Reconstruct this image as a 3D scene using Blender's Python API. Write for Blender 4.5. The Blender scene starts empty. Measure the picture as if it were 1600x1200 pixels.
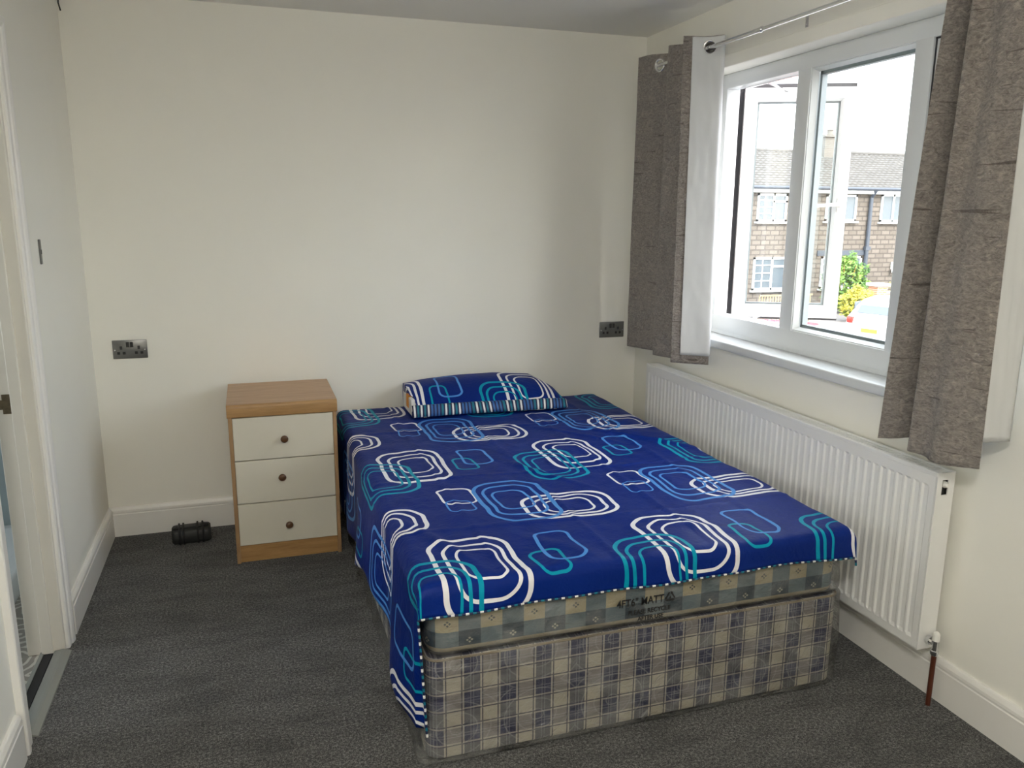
import bpy, bmesh, math, random
from math import sin, cos, pi, sqrt, radians, atan2, floor
from mathutils import Vector, Matrix, noise

random.seed(7)
sc = bpy.context.scene
COL = sc.collection

# ------------------------------------------------------------------ camera
CAM = Vector((-2.0309, -4.0023, 1.5169))
YAW, PITCH, ROLL, F = radians(-18.1212), radians(-12.0131), radians(0.3982), 1257.51
fw = Vector((-sin(YAW) * cos(PITCH), cos(YAW) * cos(PITCH), sin(PITCH)))
rt = Vector((cos(YAW), sin(YAW), 0))
up = rt.cross(fw)
rt2 = rt * cos(ROLL) + up * sin(ROLL)
up2 = -rt * sin(ROLL) + up * cos(ROLL)
cam_data = bpy.data.cameras.new('camera')
cam = bpy.data.objects.new('camera', cam_data)
COL.objects.link(cam)
cam.matrix_world = Matrix(((rt2.x, up2.x, -fw.x, CAM.x), (rt2.y, up2.y, -fw.y, CAM.y),
                           (rt2.z, up2.z, -fw.z, CAM.z), (0, 0, 0, 1)))
cam_data.sensor_width = 36.0
cam_data.lens = F / 1600 * 36
cam_data.clip_start = 0.05
cam_data.clip_end = 300
sc.camera = cam

# ------------------------------------------------------------------ light
world = bpy.data.worlds.new('sky')
sc.world = world
world.use_nodes = True
wn = world.node_tree
wn.nodes.clear()
sky = wn.nodes.new('ShaderNodeTexSky')
sky.sky_type = 'NISHITA'
sky.sun_disc = False
sky.sun_elevation = radians(42)
sky.sun_rotation = radians(170)
sky.air_density = 1.0
sky.dust_density = 3.0
sky.ozone_density = 1.0
mixw = wn.nodes.new('ShaderNodeMixRGB')
mixw.inputs['Fac'].default_value = 0.6
mixw.inputs['Color2'].default_value = (8.6, 8.8, 9.0, 1)
bg = wn.nodes.new('ShaderNodeBackground')
bg.inputs['Strength'].default_value = 0.18
wo = wn.nodes.new('ShaderNodeOutputWorld')
wn.links.new(sky.outputs[0], mixw.inputs['Color1'])
wn.links.new(mixw.outputs[0], bg.inputs[0])
wn.links.new(bg.outputs[0], wo.inputs[0])

sun_data = bpy.data.lights.new('sun', 'SUN')
sun_data.energy = 0.30
sun_data.angle = radians(0.8)
sun_data.color = (1.0, 0.93, 0.82)
sun = bpy.data.objects.new('sun', sun_data)
COL.objects.link(sun)
sun_dir = Vector((-0.16, 0.80, -0.72)).normalized()
sun.rotation_euler = sun_dir.to_track_quat('-Z', 'Y').to_euler()
sun.location = (3, -8, 8)

sc.view_settings.view_transform = 'Standard'
sc.view_settings.look = 'None'
sc.view_settings.exposure = 2.72
sc.view_settings.gamma = 1.0
sc.view_settings.use_curve_mapping = False
sc.cycles.use_denoising = True
sc.cycles.max_bounces = 14
sc.cycles.diffuse_bounces = 8
sc.cycles.glossy_bounces = 5
sc.cycles.transmission_bounces = 8
sc.cycles.transparent_max_bounces = 24
sc.cycles.sample_clamp_indirect = 8
sc.cycles.caustics_reflective = False
sc.cycles.caustics_refractive = False

# ------------------------------------------------------------------ materials
MATS = {}


class NT:
    """small helper to write node graphs"""
    def __init__(s, name):
        s.m = bpy.data.materials.new(name)
        s.m.use_nodes = True
        s.t = s.m.node_tree
        s.t.nodes.clear()
        s.out = s.t.nodes.new('ShaderNodeOutputMaterial')
        MATS[name] = s.m

    def n(s, typ, **kw):
        nd = s.t.nodes.new(typ)
        for k, v in kw.items():
            if k.startswith('_'):
                setattr(nd, k[1:], v)
        return nd

    def l(s, a, b):
        s.t.links.new(a, b)

    def set(s, sock, v):
        if isinstance(v, bpy.types.NodeSocket):
            s.l(v, sock)
        elif isinstance(v, (tuple, list)) and len(v) == 3 and sock.type == 'RGBA':
            sock.default_value = (*v, 1)
        else:
            sock.default_value = v

    def math(s, op, a, b=None, c=None, clamp=False):
        nd = s.t.nodes.new('ShaderNodeMath')
        nd.operation = op
        nd.use_clamp = clamp
        for i, v in enumerate((a, b, c)):
            if v is not None:
                s.set(nd.inputs[i], v)
        return nd.outputs[0]

    def mix(s, f, a, b, mode='MIX'):
        nd = s.t.nodes.new('ShaderNodeMixRGB')
        nd.blend_type = mode
        s.set(nd.inputs[0], f)
        s.set(nd.inputs[1], a)
        s.set(nd.inputs[2], b)
        return nd.outputs[0]

    def coord(s, kind='Object', scale=(1, 1, 1), rot=(0, 0, 0), loc=(0, 0, 0)):
        tc = s.t.nodes.new('ShaderNodeTexCoord')
        mp = s.t.nodes.new('ShaderNodeMapping')
        s.l(tc.outputs[kind], mp.inputs[0])
        mp.inputs['Location'].default_value = loc
        mp.inputs['Rotation'].default_value = rot
        mp.inputs['Scale'].default_value = scale
        return mp.outputs[0]

    def sep(s, v):
        nd = s.t.nodes.new('ShaderNodeSeparateXYZ')
        s.l(v, nd.inputs[0])
        return nd.outputs

    def noise(s, vec, scale, detail=3, rough=0.5, dist=0.0):
        nd = s.t.nodes.new('ShaderNodeTexNoise')
        s.l(vec, nd.inputs['Vector'])
        nd.inputs['Scale'].default_value = scale
        nd.inputs['Detail'].default_value = detail
        nd.inputs['Roughness'].default_value = rough
        nd.inputs['Distortion'].default_value = dist
        return nd.outputs[0]

    def ramp(s, f, stops):
        nd = s.t.nodes.new('ShaderNodeValToRGB')
        s.l(f, nd.inputs[0])
        e = nd.color_ramp.elements
        while len(e) < len(stops):
            e.new(0.5)
        for el, (p, c) in zip(e, stops):
            el.position = p
            el.color = (*c, 1) if len(c) == 3 else c
        return nd.outputs[0]

    def bump(s, h, strength=0.3, dist=0.01):
        nd = s.t.nodes.new('ShaderNodeBump')
        nd.inputs['Strength'].default_value = strength
        nd.inputs['Distance'].default_value = dist
        s.l(h, nd.inputs['Height'])
        return nd.outputs[0]

    def bsdf(s, color, rough=0.5, metal=0.0, normal=None, spec=0.5, sheen=0.0, coat=0.0, sub=None):
        b = s.t.nodes.new('ShaderNodeBsdfPrincipled')
        s.set(b.inputs['Base Color'], color)
        s.set(b.inputs['Roughness'], rough)
        s.set(b.inputs['Metallic'], metal)
        b.inputs['Specular IOR Level'].default_value = spec
        if sheen:
            b.inputs['Sheen Weight'].default_value = sheen
            b.inputs['Sheen Roughness'].default_value = 0.4
        if coat:
            b.inputs['Coat Weight'].default_value = coat
        if normal is not None:
            s.l(normal, b.inputs['Normal'])
        s.l(b.outputs[0], s.out.inputs[0])
        return b


def simple(name, color, rough=0.5, metal=0.0, spec=0.5, var=0.05, bump=0.0, bscale=200, vscale=6):
    t = NT(name)
    v = t.coord()
    n = t.noise(v, vscale, 3)
    c = t.mix(n, tuple(x * (1 - var) for x in color), tuple(min(1, x * (1 + var)) for x in color))
    nm = None
    if bump:
        nm = t.bump(t.noise(v, bscale, 2), bump, 0.002)
    t.bsdf(c, rough, metal, nm, spec)
    return t.m


simple('wall_paint', (0.84, 0.825, 0.76), 0.75, var=0.012, bump=0.06, bscale=90, spec=0.25)
simple('ceiling_paint', (0.78, 0.765, 0.725), 0.7, var=0.02, bump=0.08, bscale=12, spec=0.25)
simple('gloss_white', (0.80, 0.785, 0.75), 0.35, var=0.02, bump=0.05, bscale=30)
simple('worn_cream', (0.72, 0.69, 0.62), 0.4, var=0.05, bump=0.1, bscale=25)
simple('upvc', (0.66, 0.68, 0.69), 0.28, var=0.01)
simple('radiator_white', (0.80, 0.80, 0.79), 0.3, var=0.01)
simple('gasket', (0.03, 0.03, 0.035), 0.6)
simple('spacer_grey', (0.22, 0.25, 0.27), 0.45)
simple('chrome', (0.75, 0.75, 0.76), 0.12, metal=1.0, var=0.02)
simple('brushed_dark', (0.20, 0.20, 0.195), 0.33, metal=0.85, var=0.1)
simple('black_plastic', (0.012, 0.012, 0.012), 0.4)
simple('copper_pipe', (0.12, 0.035, 0.02), 0.35, metal=0.4, var=0.3, vscale=40)
simple('dark_cable', (0.02, 0.02, 0.02), 0.6)
simple('white_plastic', (0.8, 0.79, 0.75), 0.35)
simple('rubber_black', (0.008, 0.008, 0.009), 0.7)
simple('strip_metal', (0.30, 0.31, 0.29), 0.45, metal=0.5, var=0.08)
simple('brass_old', (0.22, 0.17, 0.11), 0.4, metal=0.9, var=0.4, vscale=90)
simple('knob_wood', (0.10, 0.045, 0.018), 0.28, var=0.4, vscale=60)
simple('print_black', (0.012, 0.012, 0.014), 0.5)
simple('lining_white', (0.60, 0.61, 0.62), 0.7, var=0.03, bump=0.2, bscale=20)
simple('orange_label', (0.75, 0.30, 0.03), 0.6)
simple('cotton_white', (0.75, 0.74, 0.72), 0.8)
simple('piping_cream', (0.22, 0.17, 0.11), 0.7)
simple('foam_black', (0.018, 0.019, 0.018), 0.55, bump=0.5, bscale=60)
simple('tile_grey', (0.25, 0.30, 0.30), 0.3, var=0.2, vscale=9)
simple('tray_white', (0.55, 0.58, 0.58), 0.25)
simple('car_white', (0.80, 0.80, 0.80), 0.2, var=0.0)
simple('car_red', (0.55, 0.02, 0.05), 0.2, var=0.0)
simple('car_glass', (0.10, 0.12, 0.14), 0.06, var=0.0)
simple('car_lamp', (0.6, 0.03, 0.02), 0.2)
simple('plate_yellow', (0.75, 0.50, 0.05), 0.4)
simple('tyre', (0.02, 0.02, 0.02), 0.8)
simple('drain_black', (0.05, 0.06, 0.08), 0.5)
simple('stone_cap', (0.50, 0.45, 0.40), 0.8, var=0.1)
simple('fence_green', (0.28, 0.21, 0.11), 0.7, var=0.1)
simple('ochre_board', (0.50, 0.24, 0.05), 0.7)


def flat_wood(name, axis_scale, c1, c2):
    t = NT(name)
    v = t.coord('Object', axis_scale)
    n = t.noise(v, 1.0, 6, 0.6, 0.4)
    n2 = t.noise(t.coord('Object', tuple(a * 3 for a in axis_scale)), 2.0, 4, 0.6)
    c = t.ramp(n, [(0.32, c1), (0.66, c2)])
    c = t.mix(0.25, c, t.ramp(n2, [(0.35, c1), (0.6, c2)]))
    t.bsdf(c, 0.38, 0, t.bump(n, 0.05, 0.001))


flat_wood('oak_top', (5, 60, 30), (0.36, 0.20, 0.10), (0.52, 0.33, 0.19))
flat_wood('oak_front', (5, 30, 60), (0.30, 0.16, 0.06), (0.46, 0.27, 0.11))
flat_wood('oak_side', (30, 30, 5), (0.26, 0.15, 0.07), (0.42, 0.26, 0.13))
simple('drawer_cream', (0.66, 0.62, 0.52), 0.4, var=0.03)

# carpet
t = NT('carpet')
v = t.coord()
n1 = t.noise(v, 300, 2, 0.7)
n2 = t.noise(v, 115, 3, 0.75)
n3 = t.noise(v, 3.2, 3, 0.55, 0.6)
n4 = t.noise(t.coord('Object', (2.0, 7, 1), (0, 0, 0.5)), 2.2, 3)
fine = t.math('ADD', t.math('MULTIPLY', n1, 0.5), t.math('MULTIPLY', n2, 0.5))
c = t.ramp(fine, [(0.39, (0.014, 0.014, 0.014)), (0.50, (0.092, 0.091, 0.087)), (0.61, (0.32, 0.315, 0.30))])
brush = t.ramp(t.mix(0.5, n3, n4), [(0.40, (0.62, 0.62, 0.62)), (0.56, (1.0, 1.0, 1.0))])
c = t.mix(1.0, c, brush, 'MULTIPLY')
t.bsdf(c, 0.95, 0, t.bump(fine, 1.0, 0.012), 0.1, sheen=0.15)

# printed bed linen
def ring(t, X, Y, cx, cy, hx, hy, r, w, T=(0.66, 0.95)):
    dx = t.math('ABSOLUTE', t.math('WRAP', t.math('SUBTRACT', X, cx), T[0] / 2, -T[0] / 2))
    dy = t.math('ABSOLUTE', t.math('WRAP', t.math('SUBTRACT', Y, cy), T[1] / 2, -T[1] / 2))
    qx = t.math('MAXIMUM', t.math('SUBTRACT', dx, hx - r), 0.0)
    qy = t.math('MAXIMUM', t.math('SUBTRACT', dy, hy - r), 0.0)
    ln = t.math('SQRT', t.math('ADD', t.math('MULTIPLY', qx, qx), t.math('MULTIPLY', qy, qy)))
    d = t.math('ABSOLUTE', t.math('SUBTRACT', ln, r))
    return t.math('LESS_THAN', d, w)


def linen(name, ox, oy, kind='Object'):
    t = NT(name)
    tc = t.n('ShaderNodeUVMap')
    s = t.sep(tc.outputs[0])
    nz = t.noise(tc.outputs[0], 7, 1)
    wob = t.math('MULTIPLY', t.math('SUBTRACT', nz, 0.5), 0.025)
    X = t.math('ADD', t.math('ADD', s[0], ox), wob)
    Y = t.math('ADD', t.math('ADD', s[1], oy), wob)
    white = (0.78, 0.77, 0.80)
    teal = (0.0, 0.29, 0.42)
    lblue = (0.07, 0.25, 0.62)
    navy = t.mix(t.noise(tc.outputs[0], 3, 2), (0.0010, 0.014, 0.145), (0.0016, 0.021, 0.195))
    R = lambda *a: ring(t, X, Y, *a)
    def union(*l):
        o = l[0]
        for k in l[1:]:
            o = t.math('MAXIMUM', o, k)
        return o
    w1 = union(R(-.800, -1.03, .120, .190, .075, .0075), R(-.795, -1.025, .088, .140, .058, .0058), R(-.79, -1.015, .058, .092, .040, .0045))
    w2 = union(R(-1.035, -1.595, .160, .104, .075, .0070), R(-1.03, -1.597, .122, .080, .058, .0055), R(-1.035, -1.600, .084, .056, .042, .0045))
    t1 = union(R(-.935, -1.15, .112, .172, .070, .0070), R(-.937, -1.152, .084, .135, .055, .0055), R(-.935, -1.155, .057, .100, .040, .0042))
    b1 = union(R(-1.195, -1.50, .118, .190, .075, .0072), R(-1.198, -1.495, .088, .143, .058, .0055), R(-1.203, -1.492, .058, .094, .042, .0045))
    s1 = R(-1.38, -1.40, .060, .075, .030, .0048)
    s2 = R(-1.389, -1.50, .044, .052, .022, .0034)
    s3 = R(-1.196, -1.912, .055, .10, .032, .0052)
    s4 = R(-1.256, -2.00, .042, .070, .026, .0048)
    c = navy
    c = t.mix(union(w1, w2, s1), c, white)
    c = t.mix(union(t1, s4), c, teal)
    c = t.mix(union(b1, s2, s3), c, lblue)
    cr = t.noise(t.coord('Object', (1, 1, 1)), 22, 3, 0.6, 1.2)
    t.bsdf(c, 0.5, 0, t.bump(cr, 0.3, 0.009), 0.13)


linen('linen_sheet', 0.0, 0.0)
linen('linen_pillow', 0.0, 0.0)

# stripes on piping and pillow border (object x position drives the bands)
def stripes(name, axis, period, seq, offs=0.0):
    t = NT(name)
    s = t.sep(t.coord('UV'))
    x = t.math('FRACT', t.math('MULTIPLY', t.math('ADD', s[axis], offs), 1 / period))
    rp = t.n('ShaderNodeValToRGB')
    rp.color_ramp.interpolation = 'CONSTANT'
    e = rp.color_ramp.elements
    while len(e) < len(seq):
        e.new(0.5)
    for el, (p, c) in zip(e, seq):
        el.position = p
        el.color = (*c, 1)
    t.l(x, rp.inputs[0])
    t.bsdf(rp.outputs[0], 0.6)


NV, WH, TL, LB = (0.003, 0.008, 0.06), (0.75, 0.74, 0.74), (0.0, 0.16, 0.24), (0.03, 0.12, 0.36)
stripes('piping_stripe', 0, 0.04, [(0, WH), (0.25, NV), (0.5, TL), (0.75, NV)])
stripes('border_stripe', 0, 0.155,
        [(0, WH), (.06, NV), (.11, TL), (.17, NV), (.22, WH), (.28, NV), (.33, TL), (.39, NV), (.44, WH), (.50, NV), (.55, LB),
         (.61, NV), (.66, LB), (.72, NV), (.77, LB), (.83, NV), (.88, TL), (.95, NV)])

# divan plaid
t = NT('divan_plaid')
tc = t.coord('Object')
s = t.sep(tc)
geo = t.n('ShaderNodeNewGeometry')
nsep = t.sep(geo.outputs['Normal'])
side = t.math('GREATER_THAN', t.math('ABSOLUTE', nsep[0]), 0.7)
H = t.math('ADD', t.math('MULTIPLY', s[0], t.math('SUBTRACT', 1.0, side)), t.math('MULTIPLY', s[1], side))
def bands(coord, off):
    f = t.math('FRACT', t.math('MULTIPLY', t.math('ADD', coord, off), 1 / 0.106))
    wide = t.math('LESS_THAN', t.math('ABSOLUTE', t.math('SUBTRACT', f, 0.5)), 0.225)
    e1 = t.math('LESS_THAN', t.math('ABSOLUTE', t.math('SUBTRACT', t.math('ABSOLUTE', t.math('SUBTRACT', f, 0.5)), 0.285)), 0.018)
    e2 = t.math('LESS_THAN', t.math('ABSOLUTE', t.math('SUBTRACT', t.math('ABSOLUTE', t.math('SUBTRACT', f, 0.5)), 0.24)), 0.022)
    fine = t.math('LESS_THAN', t.math('ABSOLUTE', t.math('SUBTRACT', t.math('ABSOLUTE', t.math('SUBTRACT', f, 0.5)), 0.04)), 0.009)
    return wide, e1, e2, fine
wx, dx_, lx_, fx = bands(H, 1.503 + 0.053 + 10.6)
wz, dz_, lz_, fz = bands(s[2], -0.081 + 0.053 + 10.6)
base = (0.50, 0.455, 0.375)
blue = (0.115, 0.125, 0.20)
c = t.mix(t.math('MULTIPLY', wx, 0.85), base, (0.075, 0.08, 0.115))
c = t.mix(t.math('MULTIPLY', wz, 0.68), c, (0.15, 0.135, 0.17))
c = t.mix(t.math('MULTIPLY', t.math('MULTIPLY', wx, wz), 0.9), c, (0.014, 0.018, 0.075))
c = t.mix(t.math('MULTIPLY', t.math('MAXIMUM', lx_, lz_), 0.5), c, (0.58, 0.53, 0.46))
c = t.mix(t.math('MULTIPLY', t.math('MAXIMUM', dx_, dz_), 0.85), c, (0.02, 0.02, 0.06))
c = t.mix(t.math('MULTIPLY', t.math('MAXIMUM', fx, fz), 0.30), c, (0.55, 0.55, 0.60))
# quilting swirls
wv = t.n('ShaderNodeTexWave', _wave_type='RINGS', _rings_direction='SPHERICAL')
cell = t.math('SUBTRACT', t.math('FRACT', t.math('MULTIPLY', H, 4.2)), 0.5)
cellz = t.math('SUBTRACT', t.math('FRACT', t.math('MULTIPLY', s[2], 5.0)), 0.5)
rr = t.math('SQRT', t.math('ADD', t.math('MULTIPLY', cell, cell), t.math('MULTIPLY', cellz, cellz)))
sw = t.math('FRACT', t.math('MULTIPLY', rr, 6.0))
swl = t.math('LESS_THAN', t.math('ABSOLUTE', t.math('SUBTRACT', sw, 0.5)), 0.05)
c = t.mix(t.math('MULTIPLY', swl, 0.22), c, (0.6, 0.6, 0.6))
t.bsdf(c, 0.6, 0, t.bump(t.noise(tc, 35, 2), 0.15, 0.004), 0.3)

# mattress ticking: check with small diamond clusters
t = NT('mattress_check')
tc = t.coord('Object')
s = t.sep(tc)
geo = t.n('ShaderNodeNewGeometry')
nsep = t.sep(geo.outputs['Normal'])
side = t.math('GREATER_THAN', t.math('ABSOLUTE', nsep[0]), 0.7)
H = t.math('ADD', t.math('MULTIPLY', s[0], t.math('SUBTRACT', 1.0, side)), t.math('MULTIPLY', s[1], side))
P = 0.1256
fxx = t.math('FRACT', t.math('MULTIPLY', t.math('ADD', H, 1.54 + P * 20), 1 / P))
fzz = t.math('FRACT', t.math('MULTIPLY', t.math('ADD', s[2], -0.3975 + 0.11 * 10), 1 / 0.11))
cx_ = t.math('LESS_THAN', fxx, 0.5)
cz_ = t.math('LESS_THAN', fzz, 0.5)     # 1 = row above
beige, gblue, dblue = (0.44, 0.385, 0.26), (0.13, 0.175, 0.205), (0.035, 0.058, 0.080)
toprow = t.mix(cx_, beige, gblue)
lowrow = t.mix(cx_, gblue, dblue)
c = t.mix(cz_, lowrow, toprow)
ax = t.math('ABSOLUTE', t.math('SUBTRACT', t.math('FRACT', t.math('MULTIPLY', fxx, 2.0)), 0.5))
az = t.math('ABSOLUTE', t.math('SUBTRACT', t.math('FRACT', t.math('MULTIPLY', fzz, 2.0)), 0.45))
dia = t.math('ADD', ax, az)
dd = t.math('MULTIPLY', t.math('LESS_THAN', dia, 0.17), t.math('GREATER_THAN', dia, 0.05))
cross = t.math('GREATER_THAN', t.math('MINIMUM', t.math('ABSOLUTE', t.math('SUBTRACT', ax, az)), 1.0), 0.035)
dd = t.math('MULTIPLY', dd, cross)
dd = t.math('MULTIPLY', dd, t.math('SUBTRACT', t.math('MAXIMUM', cx_, cz_), t.math('MULTIPLY', cx_, cz_)))
dcol = t.mix(cz_, (0.50, 0.48, 0.40), (0.03, 0.05, 0.07))
lowonly = t.math('MULTIPLY', t.math('MULTIPLY', dd, 0.85), t.math('GREATER_THAN', t.math('ABSOLUTE', t.math('ADD', H, 0.975)), 0.105))
c = t.mix(lowonly, c, dcol)
c = t.mix(t.math('LESS_THAN', s[2], 0.352), c, (0.33, 0.29, 0.21))
t.bsdf(c, 0.6, 0, t.bump(t.noise(tc, 30, 2), 0.15, 0.004), 0.3)

# clear polythene
def film(name, haze, base_gloss, bump):
    t = NT(name)
    v = t.coord('Object', (1, 1, 1.6))
    n = t.noise(v, 14, 4, 0.6, 1.5)
    nb = t.bump(n, bump, 0.03)
    tr = t.n('ShaderNodeBsdfTransparent')
    tr.inputs[0].default_value = (0.93, 0.93, 0.92, 1)
    gl = t.n('ShaderNodeBsdfGlossy')
    gl.inputs['Roughness'].default_value = 0.16
    t.l(nb, gl.inputs['Normal'])
    df = t.n('ShaderNodeBsdfDiffuse')
    df.inputs[0].default_value = (0.75, 0.75, 0.73, 1)
    lw = t.n('ShaderNodeLayerWeight')
    lw.inputs[0].default_value = 0.25
    t.l(nb, lw.inputs['Normal'])
    f1 = t.math('ADD', t.math('MULTIPLY', lw.outputs['Fresnel'], 0.55), base_gloss, clamp=True)
    m1 = t.n('ShaderNodeMixShader')
    t.l(f1, m1.inputs[0]); t.l(tr.outputs[0], m1.inputs[1]); t.l(gl.outputs[0], m1.inputs[2])
    hz = t.math('MULTIPLY', t.ramp(t.noise(v, 9, 4, 0.6, 1.0), [(0.42, (0.12, 0.12, 0.12)), (0.66, (1, 1, 1))]), haze)
    m2 = t.n('ShaderNodeMixShader')
    t.l(hz, m2.inputs[0]); t.l(m1.outputs[0], m2.inputs[1]); t.l(df.outputs[0], m2.inputs[2])
    t.l(m2.outputs[0], t.out.inputs[0])


film('polythene', 0.14, 0.06, 1.0)

# glass pane
t = NT('window_glass')
tr = t.n('ShaderNodeBsdfTransparent')
tr.inputs[0].default_value = (0.95, 0.97, 0.96, 1)
gl = t.n('ShaderNodeBsdfGlossy')
gl.inputs['Roughness'].default_value = 0.0
fr = t.n('ShaderNodeLayerWeight')
fr.inputs[0].default_value = 0.5
m1 = t.n('ShaderNodeMixShader')
t.l(t.math('ADD', t.math('MULTIPLY', t.math('POWER', fr.outputs['Facing'], 5.0), 0.95), 0.04, clamp=True), m1.inputs[0])
t.l(tr.outputs[0], m1.inputs[1]); t.l(gl.outputs[0], m1.inputs[2]); t.l(m1.outputs[0], t.out.inputs[0])

# crushed velvet
t = NT('crushed_velvet')
v = t.coord('UV', (1, 1, 1))
n1 = t.noise(t.coord('UV', (30, 46, 1)), 1.0, 5, 0.72, 2.2)
n2 = t.noise(t.coord('UV', (110, 170, 1)), 1.0, 3, 0.7, 0.8)
n3 = t.noise(t.coord('UV', (5.0, 48, 1), loc=(3, 7, 0)), 1.0, 3, 0.55, 0.6)
n4 = t.noise(t.coord('UV', (2.2, 2.6, 1)), 1.0, 2)
c = t.ramp(n1, [(0.34, (0.13, 0.115, 0.106)), (0.45, (0.30, 0.268, 0.25)), (0.54, (0.45, 0.405, 0.375)), (0.66, (0.75, 0.68, 0.60))])
c = t.mix(0.42, c, t.ramp(n2, [(0.34, (0.08, 0.07, 0.065)), (0.66, (0.58, 0.52, 0.475))]))
crease = t.ramp(n3, [(0.655, (1, 1, 1)), (0.69, (0.30, 0.27, 0.26))])
c = t.mix(1.0, c, crease, 'MULTIPLY')
c = t.mix(0.22, c, t.mix(n4, (0.22, 0.22, 0.23), (0.42, 0.33, 0.23)))
hb = t.math('ADD', n1, t.math('MULTIPLY', n2, 0.6))
t.bsdf(c, 0.5, 0, t.bump(hb, 1.0, 0.014), 0.4, sheen=0.25)

# bricks
def brick(name, c1, c2, mortar, bw, bh, ms, plane='xz', size=0.02):
    t = NT(name)
    tcn = t.n('ShaderNodeTexCoord')
    s = t.sep(tcn.outputs['Object'])
    cb = t.n('ShaderNodeCombineXYZ')
    a = {'x': 0, 'y': 1, 'z': 2}
    t.l(s[a[plane[0]]], cb.inputs[0]); t.l(s[a[plane[1]]], cb.inputs[1])
    b = t.n('ShaderNodeTexBrick')
    t.l(cb.outputs[0], b.inputs['Vector'])
    b.inputs['Color1'].default_value = (*c1, 1)
    b.inputs['Color2'].default_value = (*c2, 1)
    b.inputs['Mortar'].default_value = (*mortar, 1)
    b.inputs['Scale'].default_value = 1.0
    b.inputs['Mortar Size'].default_value = ms
    b.inputs['Brick Width'].default_value = bw
    b.inputs['Row Height'].default_value = bh
    n = t.noise(tcn.outputs['Object'], 3, 4)
    c = t.mix(0.25, b.outputs[0], t.mix(n, c1, c2))
    t.bsdf(c, 0.85, 0, t.bump(b.outputs['Fac'], -0.5, 0.01), 0.2)


brick('facade_brick', (0.30, 0.16, 0.12), (0.38, 0.22, 0.17), (0.42, 0.38, 0.34), 0.225, 0.075, 0.012, 'yz')
brick('stone_block', (0.120, 0.102, 0.087), (0.170, 0.146, 0.126), (0.062, 0.053, 0.047), 0.46, 0.21, 0.03, 'xz')
brick('red_brick', (0.45, 0.17, 0.08), (0.50, 0.24, 0.14), (0.55, 0.48, 0.42), 0.225, 0.075, 0.012, 'xz')
brick('chimney_brick', (0.13, 0.115, 0.105), (0.18, 0.16, 0.14), (0.22, 0.21, 0.20), 0.225, 0.085, 0.014, 'xz')

t = NT('roof_tiles')
v = t.coord()
c = t.mix(t.noise(v, 2.5, 4), (0.06, 0.056, 0.053), (0.125, 0.117, 0.11))
t.bsdf(c, 0.8)
t = NT('asphalt')
v = t.coord()
c = t.mix(t.noise(v, 1.2, 5), (0.15, 0.14, 0.14), (0.22, 0.205, 0.20))
t.bsdf(c, 0.9)
t = NT('leaves')
v = t.coord()
c = t.ramp(t.noise(v, 2.2, 4), [(0.35, (0.03, 0.10, 0.02)), (0.6, (0.16, 0.27, 0.04))])
t.bsdf(c, 0.6)
t = NT('leaves_yellow')
v = t.coord()
c = t.ramp(t.noise(v, 2.0, 4), [(0.35, (0.10, 0.18, 0.02)), (0.55, (0.45, 0.40, 0.05))])
t.bsdf(c, 0.6)

# patterned vinyl
t = NT('vinyl_floor')
s = t.sep(t.coord('Object', (5, 5, 5)))
fx = t.math('SUBTRACT', t.math('FRACT', s[0]), 0.5)
fy = t.math('SUBTRACT', t.math('FRACT', s[1]), 0.5)
rr = t.math('SQRT', t.math('ADD', t.math('MULTIPLY', fx, fx), t.math('MULTIPLY', fy, fy)))
wv = t.math('SINE', t.math('MULTIPLY', t.math('ADD', rr, t.math('MULTIPLY', t.noise(t.coord('Object'), 9, 2), 0.35)), 38))
c = t.ramp(wv, [(0.35, (0.26, 0.24, 0.21)), (0.6, (0.56, 0.54, 0.49))])
t.bsdf(c, 0.4)

# ------------------------------------------------------------------ mesh helpers
def link(name, me, mat=None, parent=None, smooth=False):
    o = bpy.data.objects.new(name, me)
    COL.objects.link(o)
    if mat:
        for m in (mat if isinstance(mat, list) else [mat]):
            me.materials.append(MATS[m])
    if parent:
        o.parent = parent
    if smooth:
        me.polygons.foreach_set('use_smooth', [True] * len(me.polygons))
        if smooth != 'all':
            try:
                me.set_sharp_from_angle(angle=radians(38))
            except Exception:
                pass
    me.update()
    return o


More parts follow.
